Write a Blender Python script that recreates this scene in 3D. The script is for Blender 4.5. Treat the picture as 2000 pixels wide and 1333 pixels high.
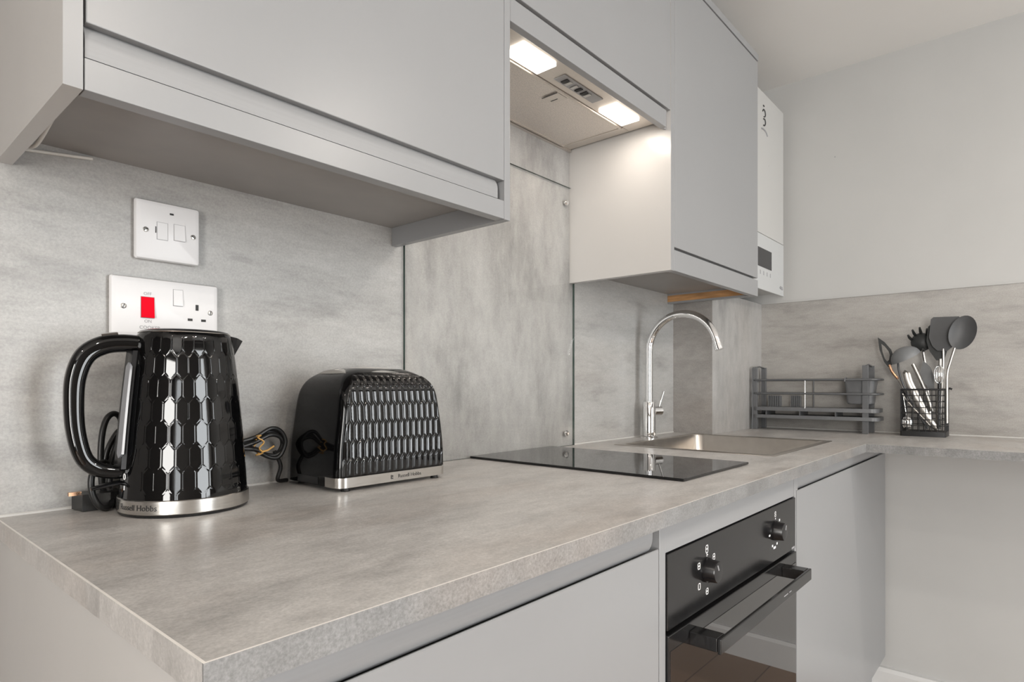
import bpy, bmesh, math, random
from mathutils import Vector, Matrix
random.seed(4)
PI = math.pi
scene = bpy.context.scene
COL = scene.collection
for o in list(bpy.data.objects):
    bpy.data.objects.remove(o)

# ------------------------------------------------------------ camera, world, lights
cam = bpy.data.cameras.new('camera')
cam_o = bpy.data.objects.new('camera', cam); COL.objects.link(cam_o)
cam.sensor_width = 36; cam.lens = 36 * 1197 / 2000
cam.shift_y = 86.5 / 2000
cam.clip_start = 0.02
cam_o.location = (-0.1511, -0.9675, 1.0716)
cam_o.rotation_euler = (PI / 2, 0, math.radians(40.93 - 90))
scene.camera = cam_o

world = bpy.data.worlds.new('world'); scene.world = world
world.use_nodes = True
bg = world.node_tree.nodes['Background']
bg.inputs[0].default_value = (0.95, 0.97, 1.0, 1); bg.inputs[1].default_value = 1.0

scene.view_settings.view_transform = 'Standard'
scene.view_settings.look = 'None'
scene.view_settings.gamma = 1
scene.view_settings.use_curve_mapping = False
scene.view_settings.exposure = 0.36

def area(name, loc, rot, sx, sy, power, col):
    l = bpy.data.lights.new(name, 'AREA'); l.shape = 'RECTANGLE'; l.size = sx; l.size_y = sy
    l.energy = power; l.color = col
    o = bpy.data.objects.new(name, l); COL.objects.link(o); o.location = loc; o.rotation_euler = rot
    return o
WIN = [(-2.55, -1.95, 0.06, 2.08), (0.50, 1.55, 0.06, 2.08)]       # x0,x1,z0,z1 of the windows in the front wall
YF = -3.3
for i, (x0, x1, z0, z1) in enumerate(WIN):
    area('daylight', ((x0 + x1) / 2, YF - 0.12, (z0 + z1) / 2), (PI / 2, 0, 0), x1 - x0, z1 - z0, (19, 52)[i], (0.94, 0.975, 1.0))
WL = (-2.75, -1.75, 0.06, 2.08)                                    # y0,y1,z0,z1 of a fill window added in the left wall
area('daylight', (-2.72, (WL[0] + WL[1]) / 2, (WL[2] + WL[3]) / 2), (PI / 2, 0, -PI / 2), WL[1] - WL[0], WL[3] - WL[2], 94, (1.0, 0.975, 0.94))  # added fill lamp for the left-facing end panels

XR = 2.28; XL = -2.6; ZC = 2.21; YB = -0.142; ZW = 0.91

# ------------------------------------------------------------ materials
MATS = {}
def principled(name, col, rough=0.5, metal=0.0, **kw):
    m = bpy.data.materials.new(name); m.use_nodes = True
    p = m.node_tree.nodes['Principled BSDF']
    p.inputs['Base Color'].default_value = (*col, 1); p.inputs['Roughness'].default_value = rough
    p.inputs['Metallic'].default_value = metal
    for k, v in kw.items(): p.inputs[k.replace('_', ' ')].default_value = v
    MATS[name] = m
    return m
def noisy(name, col, rough=0.5, metal=0.0, amt=0.04, scale=30, stretch=(1, 1, 1), rvar=0.05, bump=0.0, **kw):
    """principled with a little procedural variation of colour and gloss"""
    m = principled(name, col, rough, metal, **kw)
    nt = m.node_tree; p = nt.nodes['Principled BSDF']
    g = nt.nodes.new('ShaderNodeNewGeometry'); mp = nt.nodes.new('ShaderNodeMapping'); mp.inputs['Scale'].default_value = stretch
    nt.links.new(g.outputs['Position'], mp.inputs['Vector'])
    n = nt.nodes.new('ShaderNodeTexNoise'); n.inputs['Scale'].default_value = scale; n.inputs['Detail'].default_value = 4
    nt.links.new(mp.outputs[0], n.inputs['Vector'])
    r = nt.nodes.new('ShaderNodeValToRGB')
    r.color_ramp.elements[0].position = 0.3; r.color_ramp.elements[1].position = 0.7
    r.color_ramp.elements[0].color = (*[c * (1 - amt) for c in col], 1); r.color_ramp.elements[1].color = (*[min(1, c * (1 + amt)) for c in col], 1)
    nt.links.new(n.outputs['Fac'], r.inputs[0]); nt.links.new(r.outputs[0], p.inputs['Base Color'])
    mr = nt.nodes.new('ShaderNodeMapRange'); mr.inputs['To Min'].default_value = max(0, rough - rvar); mr.inputs['To Max'].default_value = rough + rvar
    nt.links.new(n.outputs['Fac'], mr.inputs['Value']); nt.links.new(mr.outputs[0], p.inputs['Roughness'])
    if bump:
        b = nt.nodes.new('ShaderNodeBump'); b.inputs['Strength'].default_value = bump; b.inputs['Distance'].default_value = 0.002
        nt.links.new(n.outputs['Fac'], b.inputs['Height']); nt.links.new(b.outputs[0], p.inputs['Normal'])
    return m
def concrete(name, dark, mid, light, stretch, rough=0.4, scale=3.2, tint=(0.40, 0.32, 0.27), tamt=0.25, off=(0, 0, 0), fine=0.5, blotch=0.11):
    m = bpy.data.materials.new(name); m.use_nodes = True; MATS[name] = m
    nt = m.node_tree; N = nt.nodes.new; L = nt.links.new; p = nt.nodes['Principled BSDF']
    g = N('ShaderNodeNewGeometry'); mp = N('ShaderNodeMapping'); mp.inputs['Scale'].default_value = stretch; mp.inputs['Location'].default_value = off
    L(g.outputs['Position'], mp.inputs['Vector'])
    def noise(sc, det, ro, dist=0.0, src=mp.outputs[0]):
        n = N('ShaderNodeTexNoise'); n.inputs['Scale'].default_value = sc; n.inputs['Detail'].default_value = det
        n.inputs['Roughness'].default_value = ro; n.inputs['Distortion'].default_value = dist; L(src, n.inputs['Vector']); return n.outputs['Fac']
    a = noise(scale, 10, 0.68, 0.15)
    r = N('ShaderNodeValToRGB'); cr = r.color_ramp
    cr.elements[0].position = 0.28; cr.elements[0].color = (*dark, 1)
    cr.elements[1].position = 0.70; cr.elements[1].color = (*light, 1)
    e = cr.elements.new(0.48); e.color = (*mid, 1)
    L(a, r.inputs[0])
    t = noise(scale * 0.55, 3, 0.5)
    tr = N('ShaderNodeMapRange'); tr.inputs['From Min'].default_value = 0.5; tr.inputs['From Max'].default_value = 0.75; tr.inputs['To Max'].default_value = tamt
    L(t, tr.inputs['Value'])
    mx = N('ShaderNodeMix'); mx.data_type = 'RGBA'; mx.inputs['B'].default_value = (*tint, 1)
    L(tr.outputs[0], mx.inputs['Factor']); L(r.outputs[0], mx.inputs['A'])
    bl = noise(scale * 5, 8, 0.75, 0.1)
    blr = N('ShaderNodeMapRange'); blr.inputs['From Min'].default_value = 0.36; blr.inputs['From Max'].default_value = 0.64
    blr.inputs['To Min'].default_value = 1 - blotch; blr.inputs['To Max'].default_value = 1 + blotch * .6
    L(bl, blr.inputs['Value'])
    mb_ = N('ShaderNodeMix'); mb_.data_type = 'RGBA'; mb_.blend_type = 'MULTIPLY'; mb_.inputs['Factor'].default_value = 1
    L(mx.outputs['Result'], mb_.inputs['A']); L(blr.outputs[0], mb_.inputs['B'])
    s = noise(330, 3, 0.7, src=g.outputs['Position'])
    sr = N('ShaderNodeMapRange'); sr.inputs['From Min'].default_value = 0.3; sr.inputs['From Max'].default_value = 0.7
    sr.inputs['To Min'].default_value = 1 - 0.22 * fine; sr.inputs['To Max'].default_value = 1 + 0.16 * fine
    L(s, sr.inputs['Value'])
    mu = N('ShaderNodeMix'); mu.data_type = 'RGBA'; mu.blend_type = 'MULTIPLY'; mu.inputs['Factor'].default_value = 1
    L(mb_.outputs['Result'], mu.inputs['A']); L(sr.outputs[0], mu.inputs['B'])
    L(mu.outputs['Result'], p.inputs['Base Color'])
    rr = N('ShaderNodeMapRange'); rr.inputs['To Min'].default_value = rough - 0.06; rr.inputs['To Max'].default_value = rough + 0.06
    L(a, rr.inputs['Value']); L(rr.outputs[0], p.inputs['Roughness'])
    b = N('ShaderNodeBump'); b.inputs['Strength'].default_value = 0.06; b.inputs['Distance'].default_value = 0.0006
    L(s, b.inputs['Height']); L(b.outputs[0], p.inputs['Normal'])
    return m
def emit(name, col, strength):
    m = bpy.data.materials.new(name); m.use_nodes = True; MATS[name] = m
    p = m.node_tree.nodes['Principled BSDF']
    p.inputs['Base Color'].default_value = (*col, 1); p.inputs['Emission Color'].default_value = (*col, 1); p.inputs['Emission Strength'].default_value = strength
    return m
def thin_glass(name, tint):
    m = bpy.data.materials.new(name); m.use_nodes = True; MATS[name] = m
    nt = m.node_tree; N = nt.nodes.new; L = nt.links.new
    nt.nodes.remove(nt.nodes['Principled BSDF'])
    tr = N('ShaderNodeBsdfTransparent'); tr.inputs[0].default_value = (*tint, 1)
    gl = N('ShaderNodeBsdfGlossy'); gl.inputs['Roughness'].default_value = 0.03
    n = N('ShaderNodeTexNoise'); n.inputs['Scale'].default_value = 3
    mr = N('ShaderNodeMapRange'); mr.inputs['To Min'].default_value = 0.015; mr.inputs['To Max'].default_value = 0.05
    L(n.outputs['Fac'], mr.inputs['Value']); L(mr.outputs[0], gl.inputs['Roughness'])
    f = N('ShaderNodeFresnel'); f.inputs['IOR'].default_value = 1.45
    gm = N('ShaderNodeNewGeometry'); inv = N('ShaderNodeMath'); inv.operation = 'SUBTRACT'; inv.inputs[0].default_value = 1.0; L(gm.outputs['Backfacing'], inv.inputs[1])
    fm = N('ShaderNodeMath'); fm.operation = 'MULTIPLY'; L(f.outputs[0], fm.inputs[0]); L(inv.outputs[0], fm.inputs[1])
    mx = N('ShaderNodeMixShader'); L(fm.outputs[0], mx.inputs[0]); L(tr.outputs[0], mx.inputs[1]); L(gl.outputs[0], mx.inputs[2])
    L(mx.outputs[0], nt.nodes['Material Output'].inputs['Surface'])
    return m
def planks(name):
    m = bpy.data.materials.new(name); m.use_nodes = True; MATS[name] = m
    nt = m.node_tree; N = nt.nodes.new; L = nt.links.new; p = nt.nodes['Principled BSDF']
    g = N('ShaderNodeNewGeometry')
    b = N('ShaderNodeTexBrick'); b.inputs['Scale'].default_value = 1; b.inputs['Brick Width'].default_value = 1.2; b.inputs['Row Height'].default_value = 0.19
    b.inputs['Mortar Size'].default_value = 0.002; b.inputs['Color1'].default_value = (0.25, 0.165, 0.11, 1); b.inputs['Color2'].default_value = (0.19, 0.125, 0.085, 1); b.inputs['Mortar'].default_value = (0.05, 0.03, 0.02, 1)
    L(g.outputs['Position'], b.inputs['Vector']); L(b.outputs['Color'], p.inputs['Base Color']); p.inputs['Roughness'].default_value = 0.4
    return m

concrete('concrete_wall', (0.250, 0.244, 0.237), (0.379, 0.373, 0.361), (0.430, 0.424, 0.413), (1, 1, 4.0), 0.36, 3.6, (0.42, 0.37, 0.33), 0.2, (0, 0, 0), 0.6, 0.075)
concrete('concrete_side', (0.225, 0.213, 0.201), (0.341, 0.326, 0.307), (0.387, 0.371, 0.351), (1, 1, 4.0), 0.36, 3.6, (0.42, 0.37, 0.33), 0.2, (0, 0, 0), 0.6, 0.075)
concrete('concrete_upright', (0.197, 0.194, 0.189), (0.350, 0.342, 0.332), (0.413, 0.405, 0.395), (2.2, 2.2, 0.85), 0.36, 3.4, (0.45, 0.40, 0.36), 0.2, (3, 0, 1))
concrete('concrete_flank_shaded', (0.228, 0.213, 0.201), (0.296, 0.281, 0.266), (0.350, 0.334, 0.319), (1, 1, 2.2), 0.4, 4.0, (0.36, 0.30, 0.26), 0.3, (1, 5, 0))  # darkened panel laminate; shade on the boxing's left face put into the colour
concrete('worktop', (0.324, 0.311, 0.298), (0.477, 0.460, 0.443), (0.556, 0.537, 0.517), (1, 2.2, 1), 0.33, 6.5, (0.41, 0.345, 0.30), 0.4, (0, 2, 0), 0.8, 0.13)
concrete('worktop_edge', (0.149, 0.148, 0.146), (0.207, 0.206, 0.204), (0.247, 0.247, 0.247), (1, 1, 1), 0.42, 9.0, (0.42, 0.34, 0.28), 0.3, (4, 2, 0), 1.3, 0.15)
noisy('edge_pale', (0.80, 0.77, 0.73), 0.4, amt=0.06, scale=60)
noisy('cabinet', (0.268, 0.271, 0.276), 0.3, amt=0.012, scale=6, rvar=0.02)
noisy('cabinet_side_lit', (0.52, 0.507, 0.492), 0.22, amt=0.012, scale=6, rvar=0.02)  # end panels painted lighter and warmer; light from the left put into the colour
noisy('rail', (0.268, 0.271, 0.276), 0.36, 0.0, amt=0.03, scale=10, stretch=(1, 30, 30))
noisy('gap', (0.06, 0.06, 0.06), 0.7)
noisy('carcass_under', (0.30, 0.285, 0.27), 0.42, amt=0.10, scale=9)
noisy('raw_wood', (0.45, 0.24, 0.10), 0.6, amt=0.3, scale=14, stretch=(1, 1, 9))
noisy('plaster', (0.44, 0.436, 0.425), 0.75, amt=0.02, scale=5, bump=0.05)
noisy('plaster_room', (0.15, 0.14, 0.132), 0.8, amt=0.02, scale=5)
noisy('ceiling_paint', (0.72, 0.705, 0.68), 0.85, amt=0.015, scale=4)
noisy('skirting', (0.58, 0.575, 0.565), 0.35, amt=0.01)
noisy('plinth', (0.33, 0.33, 0.335), 0.4, amt=0.03)
noisy('sealant', (0.56, 0.55, 0.53), 0.45, amt=0.04)
noisy('white_plastic', (0.70, 0.692, 0.695), 0.42, amt=0.008, scale=20)
noisy('white_enamel', (0.50, 0.495, 0.48), 0.3, amt=0.01)
noisy('white_panel', (0.50, 0.508, 0.508), 0.3, amt=0.01)
noisy('red_plastic', (0.72, 0.004, 0.018), 0.6, amt=0.03, Specular_IOR_Level=0.04)
noisy('print_grey', (0.30, 0.30, 0.31), 0.6)
noisy('print_black', (0.03, 0.03, 0.03), 0.5)
noisy('print_white', (0.85, 0.85, 0.85), 0.5)
noisy('screw', (0.55, 0.54, 0.52), 0.3, 0.9)
noisy('slot_dark', (0.02, 0.02, 0.02), 0.6)
noisy('black_gloss', (0.0025, 0.0025, 0.0027), 0.035, amt=0.1, rvar=0.012, IOR=1.55)
noisy('black_body', (0.002, 0.002, 0.0022), 0.06, amt=0.1, rvar=0.01, IOR=1.36)
noisy('black_satin', (0.008, 0.008, 0.009), 0.25, amt=0.1)
noisy('rubber', (0.012, 0.012, 0.012), 0.38, amt=0.1)
noisy('brushed_steel', (0.62, 0.60, 0.57), 0.24, 1.0, amt=0.05, scale=40, stretch=(1, 1, 12), rvar=0.06)
noisy('sink_steel', (0.52, 0.485, 0.445), 0.3, 1.0, amt=0.05, scale=30, rvar=0.05)
noisy('hood_steel', (0.68, 0.63, 0.575), 0.36, 0.85, amt=0.04, scale=50, stretch=(1, 12, 1), rvar=0.05)
noisy('hood_mesh', (0.72, 0.67, 0.62), 0.45, 0.8, amt=0.16, scale=420, rvar=0.05)
noisy('chrome', (0.86, 0.86, 0.86), 0.05, 1.0, amt=0.01, rvar=0.02)
noisy('hob_glass', (0.006, 0.006, 0.007), 0.02, amt=0.05, rvar=0.008, IOR=1.5)
noisy('oven_black', (0.009, 0.009, 0.0095), 0.16, amt=0.08, rvar=0.03)
noisy('oven_glass', (0.008, 0.007, 0.007), 0.02, amt=0.05, rvar=0.006, IOR=2.3)
noisy('display', (0.018, 0.018, 0.02), 0.25)
noisy('rack_metal', (0.125, 0.128, 0.133), 0.4, 0.35, amt=0.06)
noisy('rack_plastic', (0.125, 0.128, 0.133), 0.42, amt=0.06)
noisy('wire_black', (0.012, 0.012, 0.013), 0.45, amt=0.1)
noisy('silicone', (0.062, 0.063, 0.066), 0.5, amt=0.06)
noisy('silicone_dark', (0.028, 0.03, 0.03), 0.5, amt=0.06)
noisy('silicone_light', (0.16, 0.165, 0.17), 0.5, amt=0.06)
noisy('handle_steel', (0.44, 0.42, 0.395), 0.3, 1.0, amt=0.05)
noisy('copper', (0.72, 0.42, 0.26), 0.25, 1.0, amt=0.05)
noisy('tie', (0.70, 0.40, 0.12), 0.5, amt=0.1)
noisy('water_window', (0.20, 0.205, 0.22), 0.22, amt=0.08)
noisy('cable_white', (0.66, 0.64, 0.60), 0.45)
noisy('frame_white', (0.78, 0.78, 0.77), 0.35)
thin_glass('clear_glass', (0.996, 0.997, 0.994))
noisy('glass_edge', (0.035, 0.06, 0.05), 0.2)
emit('lamp_glow', (1.0, 0.92, 0.82), 6.0)
emit('downlight_glow', (1.0, 0.78, 0.55), 12.0)
planks('floor_planks')

# ------------------------------------------------------------ helpers
def wloc(o):
    v = Vector((0, 0, 0))
    while o is not None:
        v += o.location; o = o.parent
    return v
def tag(o, label=None, cat=None, group=None, kind=None):
    if label: o['label'] = label
    if cat: o['category'] = cat
    if group: o['group'] = group
    if kind: o['kind'] = kind
    return o
def thing(name, loc, label, cat, group=None):
    o = bpy.data.objects.new(name, None); COL.objects.link(o); o.location = loc; o.empty_display_size = 0.03
    return tag(o, label, cat, group)
class MB:
    """collects shapes in world metres; build() links them as one mesh object"""
    def __init__(s): s.v = []; s.f = []; s.mi = []; s.cur = 0
    def add(s, vs, fs):
        n = len(s.v); s.v += [tuple(v) for v in vs]; s.f += [tuple(i + n for i in f) for f in fs]; s.mi += [s.cur] * len(fs); return s
    def box(s, x0, x1, y0, y1, z0, z1, bev=0.0):
        if x1 < x0: x0, x1 = x1, x0
        if y1 < y0: y0, y1 = y1, y0
        if z1 < z0: z0, z1 = z1, z0
        if bev <= 0:
            return s.add([(x0, y0, z0), (x1, y0, z0), (x1, y1, z0), (x0, y1, z0), (x0, y0, z1), (x1, y0, z1), (x1, y1, z1), (x0, y1, z1)],
                         [(0, 3, 2, 1), (4, 5, 6, 7), (0, 1, 5, 4), (1, 2, 6, 5), (2, 3, 7, 6), (3, 0, 4, 7)])
        b = min(bev, (x1 - x0) * .49, (y1 - y0) * .49, (z1 - z0) * .49)
        bm = bmesh.new(); bmesh.ops.create_cube(bm, size=1)
        for v in bm.verts: v.co = ((x0 + x1) / 2 + v.co.x * (x1 - x0), (y0 + y1) / 2 + v.co.y * (y1 - y0), (z0 + z1) / 2 + v.co.z * (z1 - z0))
        bmesh.ops.bevel(bm, geom=list(bm.edges), offset=b, segments=2, affect='EDGES', profile=0.5)
        return s.bm(bm)
    def bm(s, bm):
        bm.verts.index_update()
        s.add([tuple(v.co) for v in bm.verts], [[v.index for v in f.verts] for f in bm.faces]); bm.free(); return s
    def grid(s, rows, close_u=False, close_v=False):
        R = len(rows); Cn = len(rows[0]); vs = [p for r in rows for p in r]; fs = []
        for i in range(R if close_v else R - 1):
            for j in range(Cn if close_u else Cn - 1):
                a = i * Cn + j; b = i * Cn + (j + 1) % Cn; c = ((i + 1) % R) * Cn + (j + 1) % Cn; d = ((i + 1) % R) * Cn + j
                fs.append((a, b, c, d))
        return s.add(vs, fs)
    def ring_solid(s, rows):
        """stack of closed rings, capped"""
        n = len(s.v); s.grid(rows, close_u=True); C = len(rows[0]); R = len(rows)
        s.f.append(tuple(n + j for j in reversed(range(C)))); s.f.append(tuple(n + (R - 1) * C + j for j in range(C))); s.mi += [s.cur] * 2
        return s
    def lathe(s, cx, cy, prof, n=48):
        rows = [[(cx + r * math.cos(2 * PI * k / n), cy + r * math.sin(2 * PI * k / n), z) for k in range(n)] for r, z in prof]
        return s.ring_solid(rows)
    def tube(s, pts, r, n=10, closed=False, flat=None):
        """round (or flattened: flat=(ratio, axis)) tube along points; r may be a list"""
        P = [Vector(p) for p in pts]; rows = []
        up = None
        for i, p in enumerate(P):
            if closed: t = (P[(i + 1) % len(P)] - P[i - 1]).normalized()
            else: t = (P[min(i + 1, len(P) - 1)] - P[max(i - 1, 0)]).normalized()
            if up is None:
                up = Vector((0, 0, 1)) if abs(t.z) < 0.9 else Vector((0, 1, 0))
                if flat: up = Vector(flat[1])
            up = (up - t * up.dot(t)).normalized(); sd = t.cross(up)
            rr = r[i] if isinstance(r, (list, tuple)) else r
            k = flat[0] if flat else 1
            rows.append([tuple(p + up * (rr * k * math.cos(2 * PI * j / n)) + sd * (rr * math.sin(2 * PI * j / n))) for j in range(n)])
        if closed: return s.grid(rows, close_u=True, close_v=True)
        return s.ring_solid(rows)
    def prism(s, poly, axis, a0, a1):
        """polygon (list of 2d points) extruded along axis x, y or z"""
        def pt(p, a):
            return {'x': (a, p[0], p[1]), 'y': (p[0], a, p[1]), 'z': (p[0], p[1], a)}[axis]
        n = len(poly)
        vs = [pt(p, a0) for p in poly] + [pt(p, a1) for p in poly]
        fs = [tuple(reversed(range(n))), tuple(range(n, 2 * n))] + [(i, (i + 1) % n, n + (i + 1) % n, n + i) for i in range(n)]
        return s.add(vs, fs)
    def build(s, name, mats, parent=None, smooth=None, label=None):
        if isinstance(mats, str): mats = [mats]
        xs = [v[0] for v in s.v]; ys = [v[1] for v in s.v]; zs = [v[2] for v in s.v]
        base = Vector(((min(xs) + max(xs)) / 2, (min(ys) + max(ys)) / 2, min(zs)))
        me = bpy.data.meshes.new(name)
        me.from_pydata([tuple(Vector(v) - base) for v in s.v], [], s.f)
        for m in mats: me.materials.append(MATS[m])
        if len(mats) > 1: me.polygons.foreach_set('material_index', s.mi)
        bm = bmesh.new(); bm.from_mesh(me); bmesh.ops.recalc_face_normals(bm, faces=bm.faces); bm.to_mesh(me); bm.free()
        if smooth:
            me.polygons.foreach_set('use_smooth', [True] * len(me.polygons))
            me.set_sharp_from_angle(angle=math.radians(smooth))
        o = bpy.data.objects.new(name, me); COL.objects.link(o)
        o.parent = parent
        o.location = base - (wloc(parent) if parent else Vector((0, 0, 0)))
        if label: o['label'] = label
        return o
def bez(pts, n=8, closed=False):
    """Catmull-Rom through points"""
    P = [Vector(p) for p in pts]; out = []
    m = len(P); rng = m if closed else m - 1
    for i in range(rng):
        p0 = P[i - 1] if (closed or i > 0) else P[0] * 2 - P[1]
        p1 = P[i]; p2 = P[(i + 1) % m]
        p3 = P[(i + 2) % m] if (closed or i + 2 < m) else P[-1] * 2 - P[-2]
        for k in range(n):
            t = k / n
            out.append(0.5 * ((2 * p1) + (p2 - p0) * t + (2 * p0 - 5 * p1 + 4 * p2 - p3) * t * t + (3 * p1 - p0 - 3 * p2 + p3) * t ** 3))
    if not closed: out.append(P[-1])
    return [tuple(v) for v in out]
def lerp_table(tab, x):
    for (a, va), (b, vb) in zip(tab, tab[1:]):
        if x <= b: return va + (vb - va) * (x - a) / (b - a)
    return tab[-1][1]
def smooth_table(tab, x):
    i = 0
    while i < len(tab) - 2 and x > tab[i + 1][0]: i += 1
    p1, p2 = tab[i], tab[i + 1]; p0 = tab[max(i - 1, 0)]; p3 = tab[min(i + 2, len(tab) - 1)]
    h = p2[0] - p1[0]; t = max(0, min(1, (x - p1[0]) / h))
    m1 = (p2[1] - p0[1]) / (p2[0] - p0[0]) * h; m2 = (p3[1] - p1[1]) / (p3[0] - p1[0]) * h
    return (2 * t**3 - 3 * t * t + 1) * p1[1] + (t**3 - 2 * t * t + t) * m1 + (-2 * t**3 + 3 * t * t) * p2[1] + (t**3 - t * t) * m2
def text_mesh(body, size):
    """flat mesh of lettering: list of verts (x,y) centred, and faces"""
    c = bpy.data.curves.new('t', 'FONT'); c.body = body; c.size = size; c.align_x = 'CENTER'; c.align_y = 'CENTER'; c.resolution_u = 3
    o = bpy.data.objects.new('t', c); COL.objects.link(o)
    bpy.context.view_layer.update()
    dg = bpy.context.evaluated_depsgraph_get()
    me = bpy.data.meshes.new_from_object(o.evaluated_get(dg))
    vs = [(v.co.x, v.co.y) for v in me.vertices]; fs = [tuple(p.vertices) for p in me.polygons]
    bpy.data.objects.remove(o); bpy.data.curves.remove(c); bpy.data.meshes.remove(me)
    return vs, fs
def struct(o): o['kind'] = 'structure'; return o
def B(*a, bev=0.0): return MB().box(*a, bev=bev)

# ------------------------------------------------------------ the room
struct(B(XL - .1, XR + .1, YF - .1, .1, -0.05, 0).build('floor', 'floor_planks'))
struct(B(XL - .1, XR + .1, YF - .1, .1, ZC, ZC + .05).build('ceiling', 'ceiling_paint'))
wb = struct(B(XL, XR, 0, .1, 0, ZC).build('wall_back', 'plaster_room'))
wr = struct(B(XR, XR + .1, YF, .1, 0, ZC).build('wall_right', 'plaster'))
m = MB(); m.box(XL - .1, XL, YF, WL[0], 0, ZC); m.box(XL - .1, XL, WL[1], .1, 0, ZC)
m.box(XL - .1, XL, WL[0], WL[1], 0, WL[2]); m.box(XL - .1, XL, WL[0], WL[1], WL[3], ZC)
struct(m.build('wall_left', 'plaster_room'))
w = struct(bpy.data.objects.new('window_3', None)); COL.objects.link(w); w.location = (XL - .05, (WL[0] + WL[1]) / 2, WL[2])  # added unseen window framing the left fill lamp
m = MB(); t = .05; xa, xb = XL - .08, XL - .03
m.box(xa, xb, WL[0], WL[0] + t, WL[2], WL[3]); m.box(xa, xb, WL[1] - t, WL[1], WL[2], WL[3])
m.box(xa, xb, WL[0] + t, WL[1] - t, WL[2], WL[2] + t); m.box(xa, xb, WL[0] + t, WL[1] - t, WL[3] - t, WL[3])
m.build('window_frame', 'frame_white', w)
B(XL - .057, XL - .053, WL[0] + t, WL[1] - t, WL[2] + t, WL[3] - t).build('pane', 'clear_glass', w)
m = MB(); xs = [XL - .1] + [c for w in WIN for c in w[:2]] + [XR + .1]
for i in range(0, len(xs), 2): m.box(xs[i], xs[i + 1], YF - .1, YF, 0, ZC)
for (x0, x1, z0, z1) in WIN: m.box(x0, x1, YF - .1, YF, 0, z0); m.box(x0, x1, YF - .1, YF, z1, ZC)
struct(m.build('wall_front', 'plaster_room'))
for i, (x0, x1, z0, z1) in enumerate(WIN):
    w = struct(bpy.data.objects.new('window_%d' % (i + 1), None)); COL.objects.link(w); w.location = ((x0 + x1) / 2, YF - .05, z0)
    m = MB(); t = 0.05
    m.box(x0, x0 + t, YF - .08, YF - .03, z0, z1); m.box(x1 - t, x1, YF - .08, YF - .03, z0, z1)
    m.box(x0 + t, x1 - t, YF - .08, YF - .03, z0, z0 + t); m.box(x0 + t, x1 - t, YF - .08, YF - .03, z1 - t, z1)
    m.build('window_frame', 'frame_white', w)
    B((x0 + x1) / 2 - .03, (x0 + x1) / 2 + .03, YF - .075, YF - .035, z0 + t, z1 - t).build('mullion', 'frame_white', w)
    B(x0 + t, x1 - t, YF - .057, YF - .053, z0 + t, z1 - t).build('pane', 'clear_glass', w)
# laminate wall panels (6 mm) on the back wall
T = 0.004
B(0.004, 0.6262, -T, 0, 0.9, 1.42).build('splash_panel', 'concrete_wall', wb)
B(0.6262, 1.2095, -T, 0, 0.9, 1.72).build('splash_panel', 'concrete_upright', wb)
B(1.2105, 1.808, -T, 0, 0.9, 1.42).build('splash_panel', 'concrete_wall', wb)
# pipe boxing in the corner under the boiler
bx_ = struct(B(1.812, XR, YB + T, 0, 0.9, 1.385).build('wall_corner', 'plaster'))
B(1.808, 1.812, YB, -T, 0.9, 1.385).build('splash_panel', 'concrete_flank_shaded', bx_)
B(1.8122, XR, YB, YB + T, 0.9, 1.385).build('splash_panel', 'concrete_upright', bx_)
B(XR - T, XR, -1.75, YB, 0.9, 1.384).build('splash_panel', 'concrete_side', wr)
struct(B(XR - T - .003, XR, -1.75, YB, 1.384, 1.3875).build('trim_1', 'plaster'))
# sealant along the worktop
def bead(name, a, b):
    return struct(MB().tube([a, b], 0.0022, 6).build(name, 'sealant'))
bead('trim_2', (0.004, -T - .0005, ZW + .001), (0.626, -T - .0005, ZW + .001))
bead('trim_3', (1.212, -T - .0005, ZW + .001), (1.806, -T - .0005, ZW + .001))
bead('trim_4', (XR - T - .0005, -1.75, ZW + .001), (XR - T - .0005, YB - .002, ZW + .001))
m = MB(); m.prism([(XR, 0), (XR - .018, 0), (XR - .018, .092), (XR - .012, .104), (XR, .106)], 'y', YF, -.50)
struct(m.build('baseboard_right', 'skirting'))
# nail hole left in the plaster
struct(MB().tube([(XR + .002, -.40, 1.895), (XR - .0008, -.40, 1.895)], 0.0025, 8).build('trim_5', 'print_grey'))

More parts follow.
